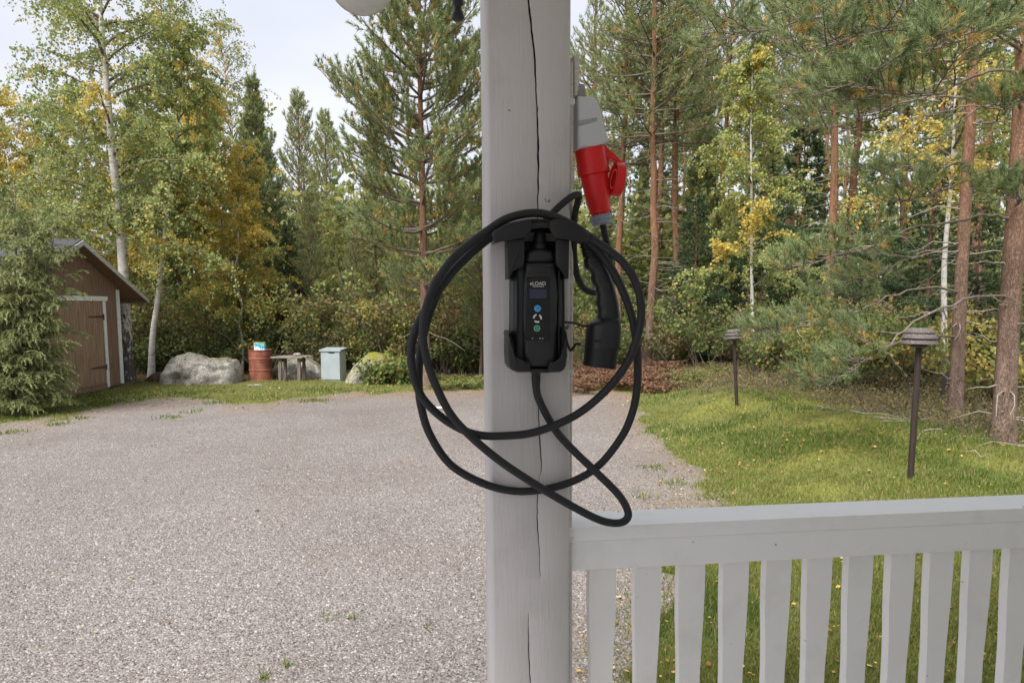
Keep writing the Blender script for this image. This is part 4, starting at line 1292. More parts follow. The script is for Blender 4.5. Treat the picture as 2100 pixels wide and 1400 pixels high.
# --- right side: tall red-stemmed pines
TP = []
for sd in (31, 32, 33):
    P0 = trunk_path(16.0, rg, 0.22)
    A, B, D, N = pine(sd, P0, 0.15, 0.46, 2.4, 16, 0.58, 5, (-0.1, 0.8), 0.38, 'round', nl=0.11, nw=0.019, base=0.52, yellow=0.18, dead=60, gap=0.19, tuft_gap=0.12, r1=0.045, shoot=0.14, s0=0.22)
    TP.append(tree_parts(A, B, N, 'pine_bark', 'pine_needle', D))
G1 = 'tall red-stemmed pines'
for k_, (px_, Y_, sc_, rz_, lb_) in enumerate(((1274, 24.0, 0.86, 0.2, 'thin orange-stemmed pine seen past the red plug lid'), (1326, 22.5, 0.94, 1.9, 'straight red-stemmed pine, thickest of the group beside the connector'),
                                              (1352, 28.0, 1.0, 3.1, 'red-stemmed pine standing close behind the thickest of its group'), (1381, 23.5, 0.92, 4.2, 'straight red-stemmed pine just before the dark spruce'),
                                              (1700, 21.0, 0.95, 0.9, 'tall pine behind the young yellow-green birch'), (1738, 23.5, 1.0, 2.4, 'tall pine with rusty trunk between the two lamp posts'),
                                              (1480, 31.0, 1.02, 5.0, 'pine deep behind the young yellow-green birch crown'), (1225, 33.0, 0.98, 5.7, 'pine seen just past the porch post edge'),
                                              (1610, 30.0, 1.05, 1.2, 'distant pine behind the dead grey bush'), (1840, 24.0, 1.0, 3.6, 'tall pine straight behind the near lamp post'),
                                              (2020, 17.0, 0.9, 4.8, 'pine between the two big trunks at the picture edge'), (1560, 36.0, 1.1, 2.0, 'far pine behind the birch stem'),
                                              (1905, 30.0, 1.05, 0.5, 'far pine behind the white birch trunk'), (2130, 21.0, 1.0, 2.9, 'pine behind the thickest trunk at the picture edge'),
                                              (1430, 38.0, 1.1, 3.3, 'far pine above the dark spruce'))):
    put_tree('pine_tree', lb_, 'tree', base_pt(px_, Y_), TP[k_ % 3], G1, rz_, sc_)
for px_, Y_, sc_, rz_ in ((2290, 13.0, 0.9, 0.4), (2420, 17.0, 1.0, 1.7), (2580, 12.0, 0.85, 2.6), (2700, 21.0, 1.0, 3.9), (2330, 25.0, 1.05, 5.0), (2520, 28.0, 1.1, 0.9)):
    put_tree('pine_tree', 'tall pine just outside the picture beyond the thick edge trunk', 'tree', base_pt(px_, Y_), TP[int(px_) % 3], 'pines outside the picture', rz_, sc_)
for px_, Y_, sc_, rz_ in ((-230, 23.0, 1.0, 0.4), (-420, 26.0, 1.1, 1.7), (-600, 22.0, 1.0, 2.6)):
    put_tree('birch_tree', 'green birch outside the picture behind the shed', 'tree', base_pt(px_, Y_), GB, 'birches outside the picture', rz_, sc_)
put_tree('pine_tree', 'young bushy pine beside the red-stemmed group', 'tree', base_pt(1440, 27.0), CP, rz=1.1, scale=0.85)
put_tree('pine_tree', 'young bushy pine in the shade behind the connector', 'tree', base_pt(1230, 26.0), CP, rz=2.1, scale=0.62)
put_tree('pine_tree', 'low bushy pine among the red stems', 'tree', base_pt(1310, 30.0), CP, rz=3.4, scale=0.7)
b0, P0 = px_path([(1546, 792), (1545, 700), (1542, 600), (1541, 500), (1541, 400), (1540, 300), (1541, 220), (1543, 150), (1545, 110)], 17.6)
A, B, Lf = birch(41, P0, 0.055, 0.24, 1.40, 44, 20000, yellow=0.13, base=0.50, lsize=0.066, twig_len=0.6, droop=0.9, top=0.12)
put_tree('birch_tree', 'young birch with yellow and green leaves and pale straight stem behind the far lamp', 'tree', b0, tree_parts(A, B, Lf, 'birch_bark', 'birch_leaf'))
b0, P0 = px_path([(1938, 860), (1937, 700), (1936, 560), (1941, 480), (1950, 380), (1956, 280), (1960, 180), (1966, 60), (1970, -100)], 12.5)
A, B, Lf = birch(42, P0, 0.062, 0.42, 1.7, 30, 12000, yellow=0.22, base=0.42, lsize=0.06)
put_tree('birch_tree', 'thin white birch standing among the big pines behind the near lamp', 'tree', b0, tree_parts(A, B, Lf, 'birch_bark', 'birch_leaf'))
A, B, N = spruce(51, 6.0, 0.07, 1.5, base=0.30)
SP = tree_parts(A, B, N, 'pine_bark', 'spruce_needle')
for px_, Y_, sc_, rz_, lb_ in ((1425, 22.5, 0.85, 0.1, 'dark young spruce beside the brown bracken'), (1640, 23.0, 1.2, 1.3, 'dark spruce in the shade behind the yellow-green birch'), (1560, 25.0, 1.15, 2.2, 'dark spruce behind the dead grey bush'),
                               (1790, 19.0, 0.9, 3.0, 'dark spruce behind the pine boughs by the near lamp'), (1330, 33.0, 1.5, 4.1, 'dark spruce deep behind the red stems'), (600, 24.5, 0.75, 5.0, 'dark young spruce behind the bench'),
                               (370, 23.5, 0.8, 0.6, 'dark young spruce behind the large boulder'), (2000, 15.5, 0.7, 1.7, 'dark spruce between the two big pine trunks'), (1900, 20.0, 1.0, 2.7, 'dark spruce behind the white birch stem')):
    put_tree('spruce_tree', lb_, 'tree', base_pt(px_, Y_), SP, 'spruces in the shade', rz_, sc_)

# --- the two near pines with long boughs over the lawn
def near_pine(seed, trunk_px, Y, r0, boughs, label, top_crown=None, nd=30):
    rng = np.random.default_rng(seed)
    b0, P0 = px_path(trunk_px, Y)
    A, B, D, N = Acc(), Acc(), Acc(), Acc()
    V, F = trunk_tube(P0, r0, r0 * 0.55, 20, 1.3)
    A.add(V, F)
    out = []
    for pts, s0, L2, dens in boughs:
        Q = spline(np.array([at(a, c, y) for a, c, y in pts]) - b0, 24)
        Q[1:-1] += rng.normal(0, 0.012, Q[1:-1].shape)
        ln = float(np.linalg.norm(np.diff(Q, axis=0), axis=1).sum())
        (B if s0 < 0.99 else D).add(*tube(Q, np.linspace(0.019 if s0 < 0.9 else 0.011, 0.004, len(Q)), 7))
        if s0 < 0.99:
            # secondary boughs, each with its own shoots
            n2 = int(dens * ln * (1 - s0))
            for j in range(n2):
                s = s0 + (1 - s0) * (j + rng.random()) / n2
                q = path_at(Q, min(s, 0.999)); d = unit(path_at(Q, min(1, s + 0.06)) - path_at(Q, max(0, s - 0.06)))
                az = math.atan2(d[1], d[0]) + rng.choice([-1, 1]) * rng.uniform(0.35, 1.2)
                l = L2 * (0.5 + 0.7 * rng.random()) * (1.15 - 0.5 * (s - s0) / (1 - s0 + 1e-6))
                W = curve_branch(q, az, rng.normal(0.05, 0.3), rng.normal(0.25, 0.25), l, rng, 6, 0.1)
                B.add(*tube(W, np.linspace(0.010, 0.004, 6), 4))
                shoots_on(W, l, rng, B, out, 0.15, 0.12, 0.5, 0.09, upk=0.15)
            shoots_on(Q[int(len(Q) * s0):], ln * (1 - s0), rng, B, out, 0.3, 0.16, 0.25, 0.11)
        # bare side twigs on the inner part
        for j in range(int(ln * 2.2)):
            q = path_at(Q, rng.random() * 0.9)
            W = curve_branch(q, rng.random() * 6.3, rng.normal(-0.1, 0.4), rng.normal(-0.3, 0.4), 0.15 + 0.5 * rng.random(), rng, 5, 0.25)
            D.add(*tube(W, np.linspace(0.006, 0.002, 5), 3))
    for i in range(nd):
        t = 0.05 + 0.8 * rng.random(); o = path_at(P0, t)
        W = curve_branch(o, rng.random() * 6.3, rng.normal(0, 0.25), rng.normal(-0.1, 0.3), 0.15 + 0.9 * rng.random() ** 2, rng, 5, 0.2)
        D.add(*tube(W, np.linspace(0.012, 0.003, 5), 4))
    Bs = np.array([o[0] for o in out]); Ds = np.array([o[1] for o in out]); ag = np.array([o[2] for o in out])
    tin = 0.45 + rng.normal(0, 0.12, len(out))
    tin = np.where((ag > 0.4) & (rng.random(len(out)) < 0.22), 0.92, tin)
    V, F, t = tufts(Bs, Ds, 40, 0.11, 0.085, 0.0075, rng, tin, 20, 62)
    N.add(V, F, t)
    put_tree('pine_tree', label, 'tree', b0, tree_parts(A, B, N, 'pine_bark', 'pine_needle', D))
    return len(out)


near_pine(61, [(2056, 915), (2064, 760), (2073, 600), (2082, 450), (2091, 300), (2099, 150), (2106, 0), (2113, -150), (2120, -300)], 8.6, 0.125, [
    ([(2100, 110, 8.6), (2010, 60, 8.2), (1900, 60, 7.9), (1780, 70, 7.7), (1640, 110, 7.6)], 0.25, 0.75, 6),
    ([(2102, 60, 8.6), (1990, 0, 8.9), (1850, -10, 9.2), (1700, 30, 9.4), (1560, 60, 9.5), (1440, 70, 9.6)], 0.3, 0.9, 6),
    ([(2098, 150, 8.6), (2010, 150, 8.0), (1930, 190, 7.6), (1840, 190, 7.4), (1740, 170, 7.2)], 0.35, 0.7, 6),
    ([(2100, 90, 8.6), (2040, 60, 7.8), (1980, 70, 7.2), (1900, 110, 6.7)], 0.35, 0.6, 6),
    ([(2088, 345, 8.6), (2030, 352, 8.4), (1975, 372, 8.2), (1900, 400, 8.0), (1830, 415, 7.9)], 0.62, 0.45, 7),
    ([(2090, 215, 8.6), (2010, 222, 8.5), (1960, 260, 8.4), (1910, 320, 8.3), (1860, 385, 8.2)], 0.93, 0.3, 3),
    ([(2092, 230, 8.6), (1990, 218, 8.9), (1900, 240, 9.1), (1830, 300, 9.2), (1760, 345, 9.3)], 0.90, 0.4, 3),
    ([(2078, 452, 8.6), (2030, 440, 8.5), (1960, 455, 8.3), (1860, 472, 8.0), (1790, 505, 7.8), (1710, 525, 7.7), (1630, 545, 7.6)], 0.62, 0.55, 6),
    ([(2076, 540, 8.6), (2020, 538, 8.6), (1940, 535, 8.5)], 0.99, 0.2, 1),
    ([(2072, 608, 8.6), (2000, 610, 8.3), (1910, 640, 8.0), (1840, 690, 7.8), (1770, 745, 7.7), (1700, 790, 7.7)], 0.55, 0.45, 5),
    ([(2085, 420, 8.6), (2095, 405, 7.8), (2098, 410, 7.4)], 0.4, 0.35, 8),
    ([(2095, 215, 8.6), (2080, 210, 8.0), (2060, 225, 7.5)], 0.4, 0.4, 8),
], 'thick pine at the picture edge with long boughs reaching over the lawn')
near_pine(62, [(1958, 876), (1963, 760), (1968, 640), (1974, 520), (1981, 400), (1988, 280), (1994, 150), (2000, 0), (2006, -200)], 10.4, 0.100, [
    ([(1990, 200, 10.4), (1900, 200, 10.2), (1800, 230, 10.0), (1690, 270, 9.8)], 0.3, 0.8, 5),
    ([(1994, 120, 10.4), (1890, 130, 10.8), (1780, 160, 11.0), (1660, 180, 11.2)], 0.3, 0.9, 5),
    ([(1968, 600, 10.4), (1900, 590, 10.1), (1820, 610, 9.9), (1740, 650, 9.7), (1640, 672, 9.5), (1550, 676, 9.4)], 0.50, 0.5, 5),
    ([(1975, 500, 10.4), (1890, 520, 10.8), (1800, 560, 11.2), (1700, 600, 11.4)], 0.35, 0.7, 6),
    ([(1964, 690, 10.4), (1890, 690, 10.2), (1800, 720, 10.0), (1730, 770, 9.9), (1660, 800, 9.8)], 0.45, 0.5, 5),
    ([(1985, 330, 10.4), (1900, 350, 11.0), (1800, 350, 11.5)], 0.3, 0.7, 5),
    ([(1990, 250, 10.4), (2040, 250, 10.2), (2090, 260, 10.0)], 0.3, 0.6, 5),
], 'second pine trunk behind the near lamp post, thinner than the edge one', nd=40)


# ------------------------------------------------------------------ shed
M['shed_board'] = noise_mat('shed_board', [(0.28, (0.12, 0.075, 0.05)), (0.5, (0.225, 0.145, 0.10)), (0.72, (0.32, 0.215, 0.155))], (14, 14, 0.9), 3.0, bump=0.4, bdist=0.004)
M['door_board'] = noise_mat('door_board', [(0.28, (0.17, 0.105, 0.065)), (0.5, (0.31, 0.205, 0.135)), (0.72, (0.42, 0.295, 0.205))], (14, 14, 0.9), 3.0, bump=0.4, bdist=0.004)
M['trim_white'] = noise_mat('weathered_white', [(0.28, (0.48, 0.47, 0.44)), (0.45, (0.74, 0.74, 0.71)), (0.7, (0.82, 0.82, 0.80))], (5, 5, 2), 4.0, bump=0.2)
M['barge'] = noise_mat('barge_grey', [(0.3, (0.24, 0.22, 0.20)), (0.5, (0.50, 0.48, 0.45)), (0.7, (0.62, 0.60, 0.57))], (3, 3, 3), 7.0, bump=0.2)
M['rust_iron'] = noise_mat('rusty_iron', [(0.3, (0.05, 0.035, 0.03)), (0.7, (0.13, 0.085, 0.065))], nscale=30, bump=0.2)
shed = thing('wooden_shed', 'brown board shed with white trim, plank door and dark felt roof', 'shed', (-9.5, 15.8, 0.0))
SL = (3.34 - 2.12) / 2.7
gw = obj_bm('gable_wall', prism_bm([(-1.87, 0.02), (1.87, 0.02), (1.87, 3.24 - SL * 1.87), (0, 3.24), (-1.87, 3.24 - SL * 1.87)], 0, 0.06), M['shed_board'], shed)
gw.rotation_euler = (0, 0, R(90))
y = -1.9
rs = random.Random(4)
while y < 1.86:
    y1 = y + 0.115
    z0 = 0.05 if (y1 < -0.93 or y > 1.30) else 2.16
    t0, t1 = 3.25 - SL * abs(y), 3.25 - SL * abs(y1 - 0.006)
    d = rs.uniform(0.020, 0.026)
    bm = bmesh.new()
    pts = [(y, z0), (y1 - 0.006, z0), (y1 - 0.006, t1), (y, t0)]
    if y < 0 < y1: pts.insert(3, (0, 3.25))
    prism_bm(pts, 0, -d, 0.003, 1, bm)
    o_ = obj_bm('board', bm, M['shed_board'], gw)
    y = y1
for a_, b_ in ((-1.93, -1.80), (1.80, 1.93)):
    obj_bm('corner_trim', box_bm((0.028, a_, 0.06), (0.055, b_, 3.18 - SL * 1.93), 0.004), M['trim_white'], shed)
for a_, b_ in ((-0.95, -0.84), (1.20, 1.31)):
    obj_bm('door_trim', box_bm((0.028, a_, 0.04), (0.052, b_, 2.03), 0.003), M['trim_white'], shed)
obj_bm('door_header', prism_bm([(-1.02, 2.035), (1.36, 2.035), (1.40, 2.075), (1.40, 2.145), (-1.06, 2.145), (-1.06, 2.075)], -0.056, -0.028, 0.003), M['trim_white'], shed).rotation_euler = (0, 0, R(90))
door = obj_bm('door', box_bm((0.0, -0.83, 0.12), (0.012, 1.19, 2.03)), M['door_board'], shed)
y = -0.83
while y < 1.18:
    obj_bm('board', box_bm((0.0125, y, 0.125), (0.0125 + rs.uniform(0.019, 0.024), y + 0.121, 2.025), 0.003), M['door_board'], door)
    y += 0.126
for z_ in (0.52, 1.68):
    hb = prism_bm([(0.62, z_ - 0.012), (1.185, z_ - 0.028), (1.185, z_ + 0.028), (0.62, z_ + 0.012), (0.60, z_)], -0.046, -0.038, 0.001)
    obj_bm('strap_hinge', hb, M['rust_iron'], door).rotation_euler = (0, 0, R(90))
    obj_bm('hinge_pin', box_bm((0.040, 1.186, z_ - 0.08), (0.064, 1.212, z_ + 0.06), 0.005), M['rust_iron'], door)
obj_bm('threshold', box_bm((0.0, -0.83, 0.0), (0.05, 1.25, 0.115), 0.004), M['shed_board'], shed)
obj_bm('side_wall', box_bm((-4.0, 1.80, 0.0), (-0.062, 1.86, 2.36)), M['shed_board'], shed)
obj_bm('side_wall', box_bm((-4.0, -1.86, 0.0), (-0.062, -1.80, 2.36)), M['shed_board'], shed)
obj_bm('back_wall', prism_bm([(-1.79, 0.0), (1.79, 0.0), (1.79, 3.2 - SL * 1.79), (0, 3.2), (-1.79, 3.2 - SL * 1.79)], 3.9, 3.96), M['shed_board'], shed).rotation_euler = (0, 0, R(90))
for sg, nm in ((-1, 'roof'), (1, 'roof')):
    pts = [(0, 3.34), (sg * 2.70, 2.12), (sg * 2.70, 2.085), (0, 3.30)]
    o_ = obj_bm('roof', prism_bm(pts, -0.36, 4.3), M['felt'], shed); o_.rotation_euler = (0, 0, R(90))
    pts = [(0, 3.297), (sg * 2.69, 2.083), (sg * 2.69, 2.055), (0, 3.27)]
    obj_bm('roof_boarding', prism_bm(pts, -0.33, 4.2), M['shed_board'], o_)
    pts = [(sg * 0.002, 3.312), (sg * 2.72, 2.083), (sg * 2.72, 1.985), (sg * 0.002, 3.205)]
    obj_bm('barge_board', prism_bm(pts, -0.385, -0.361, 0.002), M['barge'], shed).rotation_euler = (0, 0, R(90))
    obj_bm('eave_board', box_bm((-4.2, sg * 2.66 - 0.012, 1.995), (0.33, sg * 2.66 + 0.012, 2.06)), M['shed_board'], shed)

# ------------------------------------------------------------------ juniper in front of the shed
def juniper(seed, H, n_stem=8):
    rng = np.random.default_rng(seed)
    A, N = Acc(), Acc()
    bs, ds = [], []
    for i in range(n_stem):
        az = i * 2.4 + rng.normal(0, 0.3)
        h = H * (1.0 if i == 0 else 0.55 + 0.4 * rng.random())
        lean = 0.05 if i == 0 else rng.uniform(0.14, 0.33)
        n = 9; t = np.linspace(0, 1, n)
        P = np.stack([np.cos(az) * lean * h * t ** 0.8 + rng.normal(0, 0.03, n), np.sin(az) * lean * h * t ** 0.8 + rng.normal(0, 0.03, n), t * h], -1)
        P[0] = (math.cos(az) * 0.08, math.sin(az) * 0.08, -0.05)
        A.add(*tube(spline(P, 24), np.linspace(0.035, 0.008, 25)[:len(spline(P, 24))], 6))
        nb = int(62 * h / 3)
        for j in range(nb):
            s = 0.03 + 0.97 * (j + rng.random()) / nb
            q = path_at(P, min(s, 0.999))
            l = (0.55 * (1 - s) + 0.30) * (0.6 + 0.7 * rng.random())
            a2 = rng.random() * 6.283
            Q = curve_branch(q, a2, rng.uniform(0.35, 0.9), rng.uniform(-0.7, 0.2), l, rng, 6, 0.12)
            A.add(*tube(Q, np.linspace(0.008, 0.003, 6), 4))
            for k in range(11):
                u = 0.25 + 0.75 * (k + rng.random()) / 11
                p = path_at(Q, min(u, 0.999)); d = unit(path_at(Q, 1.0) - path_at(Q, 0.5))
                a3 = rng.random() * 6.283
                W = curve_branch(p, a2 + rng.normal(0, 0.9), rng.uniform(-0.1, 0.6), rng.uniform(-1.5, -0.5), rng.uniform(0.12, 0.30), rng, 5, 0.15)
                for m in range(4):
                    bs.append(W[m]); ds.append(W[m + 1] - W[m])
    bs = np.array(bs); ds = np.array(ds); ln = np.linalg.norm(ds, axis=1)
    tin = 0.60 + 0.12 * rng.normal(size=len(bs)); tin = np.where(rng.random(len(bs)) < 0.035, 0.97, tin)
    V, F, t = tufts(bs, unit(ds), 9, 0.06, 0.042, 0.016, rng, tin, 20, 55)
    N.add(V, F, t)
    return A, N


A, N = juniper(71, 4.0, 10)
put_tree('juniper_bush', 'big drooping green juniper growing in front of the shed', 'bush', (-8.86, 13.05, 0.0), [('stems', A.mesh('stems', M['twig'], True)), ('foliage', N.mesh('foliage', M['juniper_needle']))])

# ------------------------------------------------------------------ boulders
def stone_mat(name, moss):
    m, nt, b = nmat(name)
    co = objco(nt)
    n = node(nt, 'ShaderNodeTexNoise', Scale=5.0, Detail=8, Roughness=0.7); nt.links.new(co, n.inputs['Vector'])
    n2 = node(nt, 'ShaderNodeTexNoise', Scale=26.0, Detail=6, Roughness=0.75); nt.links.new(co, n2.inputs['Vector'])
    n4 = node(nt, 'ShaderNodeTexNoise', Scale=2.2, Detail=7, Roughness=0.75); nt.links.new(co, n4.inputs['Vector'])
    av = node(nt, 'ShaderNodeMath', operation='MULTIPLY_ADD'); nt.links.new(n4.outputs['Fac'], av.inputs[0]); av.inputs[1].default_value = 0.9; av.inputs[2].default_value = -0.45
    as_ = node(nt, 'ShaderNodeMath', operation='ADD'); nt.links.new(av.outputs[0], as_.inputs[0]); nt.links.new(n2.outputs['Fac'], as_.inputs[1])
    r = ramp(nt, [(0.30, (0.06, 0.055, 0.048)), (0.42, (0.20, 0.185, 0.165)), (0.56, (0.36, 0.34, 0.31)), (0.70, (0.56, 0.54, 0.50))]); nt.links.new(as_.outputs[0], r.inputs['Fac'])
    ge = nt.nodes.new('ShaderNodeNewGeometry'); sp = nt.nodes.new('ShaderNodeSeparateXYZ'); nt.links.new(ge.outputs['Normal'], sp.inputs[0])
    a = node(nt, 'ShaderNodeMath', operation='MULTIPLY_ADD'); nt.links.new(n.outputs['Fac'], a.inputs[0]); a.inputs[1].default_value = 1.6; a.inputs[2].default_value = -0.8 + moss
    a2 = node(nt, 'ShaderNodeMath', operation='MULTIPLY_ADD'); nt.links.new(sp.outputs['Z'], a2.inputs[0]); a2.inputs[1].default_value = 0.5; nt.links.new(a.outputs[0], a2.inputs[2])
    mr = ramp(nt, [(0.52, (0, 0, 0)), (0.66, (1, 1, 1))]); nt.links.new(a2.outputs[0], mr.inputs['Fac'])
    mc = ramp(nt, [(0.3, (0.10, 0.10, 0.02)), (0.6, (0.28, 0.27, 0.05)), (0.75, (0.34, 0.24, 0.08))]); nt.links.new(n2.outputs['Fac'], mc.inputs['Fac'])
    mx = nt.nodes.new('ShaderNodeMixRGB'); nt.links.new(mr.outputs['Color'], mx.inputs['Fac']); nt.links.new(r.outputs['Color'], mx.inputs['Color1']); nt.links.new(mc.outputs['Color'], mx.inputs['Color2'])
    nt.links.new(mx.outputs['Color'], b.inputs['Base Color'])
    b.inputs['Roughness'].default_value = 0.9; b.inputs['Specular IOR Level'].default_value = 0.2
    bp = node(nt, 'ShaderNodeBump', Strength=0.9, Distance=0.03); nt.links.new(n2.outputs['Fac'], bp.inputs['Height']); nt.links.new(bp.outputs['Normal'], b.inputs['Normal'])
    return m


def boulder(name, label, profile, Y, depth, mat, seed):
    """profile: photo pixels of the outline from one foot over the top to the other"""
    rng = np.random.default_rng(seed)
    W = np.array([at(a, c, Y) for a, c in profile])
    x0, x1 = W[0, 0], W[-1, 0]; cx = (x0 + x1) / 2
    g = float(hgt(cx, Y))
    n, s = 56, 40
    V = []
    for i in range(n + 1):
        x = x0 + (x1 - x0) * (0.5 - 0.5 * math.cos(math.pi * i / n))
        h = float(np.interp(x, W[:, 0], W[:, 2])) - g
        k = math.sqrt(max(0.0, 1 - (2 * (x - cx) / (x1 - x0)) ** 2))
        dp = depth * 0.5 * (0.06 + 0.94 * k ** 0.7)
        for j in range(s + 1):
            a = math.pi * j / s
            ca, sa = math.cos(a), math.sin(a)
            yy = -dp * np.sign(ca) * abs(ca) ** 0.7; zz = max(h, 0.02) * abs(sa) ** 0.6
            q = vnoise(x * 3 + seed, yy * 3 + zz * 2.3) - 0.5
            q2 = vnoise(x * 9 + seed, yy * 9 + zz * 8) - 0.5
            q3 = vnoise(x * 21 + seed, yy * 21 + zz * 19) - 0.5
            V.append((x - cx, yy * (1 + 0.35 * q + 0.16 * q2 + 0.06 * q3), zz * (1 + 0.14 * q * sa + 0.09 * q2 + 0.05 * q3) - 0.05))
    ii = (np.arange(n)[:, None] * (s + 1) + np.arange(s)[None]).ravel()
    o = link(name, mk_mesh(name, np.array(V), np.stack([ii, ii + s + 1, ii + s + 2, ii + 1], -1), mat, True))
    o.location = (cx, Y, g)
    o.scale = (0.97, 1, 0.92)
    return tag(o, label, 'boulder')


boulder('boulder', 'large pale grey boulder between the birches and the barrel', [(336, 784), (339, 762), (345, 742), (360, 726), (378, 718), (405, 720), (432, 727), (462, 728), (482, 733), (491, 748), (494, 768), (496, 784)], 18.7, 1.5, stone_mat('granite_pale', 0.02), 2)
boulder('boulder', 'mossy grey boulder behind the wooden bench', [(548, 778), (556, 758), (570, 742), (592, 725), (618, 722), (640, 730), (658, 742), (672, 760), (676, 778)], 20.3, 1.4, stone_mat('granite_mossy', 0.14), 5)
boulder('boulder', 'brown mossy boulder overgrown with leaves beside the grey box', [(704, 784), (718, 760), (735, 735), (752, 719), (780, 717), (800, 720), (816, 732), (828, 752), (838, 784)], 19.0, 1.6, stone_mat('granite_overgrown', 0.30), 9)
p_ = on_ground(322, 782)
boulder('boulder', 'low reddish stone at the foot of the slim birch', [(300, 786), (308, 770), (322, 758), (338, 757), (350, 770), (356, 786)], 19.0, 0.8, M['soil'], 12)

# ------------------------------------------------------------------ barrel, packet, bench, grey box
M['barrel'] = noise_mat('rusty_red_paint', [(0.27, (0.08, 0.04, 0.03)), (0.45, (0.21, 0.075, 0.05)), (0.62, (0.33, 0.12, 0.075)), (0.8, (0.38, 0.19, 0.13))], (1, 1, 0.6), 5.0, detail=8, rough=0.7, bump=0.2)
pb = base_pt(530, 19.3)
brl = thing('oil_barrel', 'rusty red steel oil barrel with rolled ribs', 'barrel', tuple(pb))
rB = 0.292
pr = [(rB * 0.97, 0.0), (rB, 0.012), (rB, 0.035), (rB * 0.985, 0.045)]
for z_ in (0.12, 0.17, 0.22, 0.30, 0.55, 0.60, 0.69, 0.735):
    big = 0.016 if z_ in (0.30, 0.60) else 0.008
    pr += [(rB * 0.985, z_ - 0.018), (rB * 0.985 + big, z_ - 0.006), (rB * 0.985 + big, z_ + 0.006), (rB * 0.985, z_ + 0.018)]
pr += [(rB * 0.985, 0.80), (rB + 0.006, 0.812), (rB + 0.006, 0.838), (rB - 0.006, 0.84), (rB - 0.01, 0.815)]
lathe_obj('drum', pr, M['barrel'], brl, 40, (0, 0, 0), (0, 0, 1), 30, cap=False)
lathe_obj('drum_head', [(rB - 0.008, 0.805), (rB - 0.008, 0.816)], M['barrel'], brl, 40)
# printed packet standing on the barrel
bag = thing('paper_packet', 'crumpled white, green and blue printed packet on the barrel', 'packet', (pb[0] + 0.02, pb[1] - 0.02, pb[2] + 0.817), R(-14))
mp_, nt, b = nmat('packet_print')
co = objco(nt, (1, 1, 1)); n_ = node(nt, 'ShaderNodeTexNoise', Scale=9.0, Detail=3, Distortion=1.0); nt.links.new(co, n_.inputs['Vector'])
sp_ = nt.nodes.new('ShaderNodeSeparateXYZ'); nt.links.new(co, sp_.inputs[0])
ad_ = node(nt, 'ShaderNodeMath', operation='MULTIPLY_ADD'); nt.links.new(sp_.outputs['Z'], ad_.inputs[0]); ad_.inputs[1].default_value = 2.2; nt.links.new(n_.outputs['Fac'], ad_.inputs[2])
r_ = ramp(nt, [(0.50, (0.75, 0.78, 0.78)), (0.60, (0.05, 0.30, 0.55)), (0.74, (0.08, 0.42, 0.62)), (0.86, (0.20, 0.36, 0.14)), (1.0, (0.40, 0.45, 0.30))], 'CONSTANT'); nt.links.new(ad_.outputs[0], r_.inputs['Fac'])
nt.links.new(r_.outputs['Color'], b.inputs['Base Color']); b.inputs['Roughness'].default_value = 0.4
bm = box_bm((-0.145, -0.05, 0.0), (0.145, 0.05, 0.21))
bmesh.ops.subdivide_edges(bm, edges=bm.edges[:], cuts=5, use_grid_fill=True)
for v in bm.verts:
    k_ = v.co.z / 0.21
    v.co.y *= 1 - 0.5 * k_
    v.co += Vector((rs.uniform(-1, 1), rs.uniform(-1, 1), rs.uniform(-1, 1) * (0 if k_ < 0.05 else 1))) * 0.006
obj_bm('packet_body', bm, mp_, bag)
obj_bm('packet_spine', box_bm((-0.165, -0.045, 0.0), (-0.147, 0.045, 0.20), 0.004), M['print_white'], bag)

M['grey_wood'] = noise_mat('weathered_wood', [(0.3, (0.12, 0.095, 0.08)), (0.5, (0.24, 0.20, 0.175)), (0.7, (0.34, 0.295, 0.265))], (0.8, 8, 8), 6.0, bump=0.4, bdist=0.004)
M['grey_leg'] = noise_mat('weathered_leg', [(0.3, (0.09, 0.07, 0.055)), (0.7, (0.23, 0.185, 0.155))], (8, 8, 0.8), 6.0, bump=0.4, bdist=0.004)
pt = base_pt(596, 19.2)
bn = thing('wooden_bench', 'low weathered plank bench beside the barrel', 'bench', tuple(pt), R(-4))
for k_ in range(3):
    obj_bm('top_plank', box_bm((-0.47 + 0.06 * k_, -0.30 + k_ * 0.2, 0.632 + 0.003 * k_), (0.36 + 0.06 * k_, -0.105 + k_ * 0.2, 0.668 + 0.003 * k_), 0.004), M['grey_wood'], bn)
for xx in (-0.27, 0.24):
    for yy in (-0.18, 0.18):
        bm = prism_bm([(xx - 0.05, 0.0), (xx + 0.04, 0.0), (xx + 0.05, 0.63), (xx - 0.03, 0.63)], yy - 0.025, yy + 0.025, 0.004, 1)
        obj_bm('leg', bm, M['grey_leg'], bn)
    obj_bm('crosspiece', box_bm((xx - 0.02, -0.154, 0.52), (xx + 0.02, 0.154, 0.60)), M['grey_leg'], bn)
V, F = tube(spline([(-0.16, -0.1, 0.62), (-0.18, -0.15, 0.40), (-0.13, -0.16, 0.20), (-0.17, -0.18, 0.02)], 16), 0.014, 6, True)
link('brace_stick', mk_mesh('brace_stick', V, F, M['twig'], True), bn)
bs_ = bmesh.new(); bmesh.ops.create_icosphere(bs_, subdivisions=2, radius=0.085)
for v in bs_.verts: v.co = Vector((v.co.x * 1.25, v.co.y, v.co.z * 0.55)) * (1 + 0.15 * math.sin(v.co.x * 50 + v.co.y * 40))
sto = obj_bm('small_stone', bs_, stone_mat('granite_small', -0.2), None, 60)
sto.location = (pt[0] + 0.12, pt[1] + 0.05, pt[2] + 0.71); tag(sto, 'small grey stone lying on the bench top', 'stone')

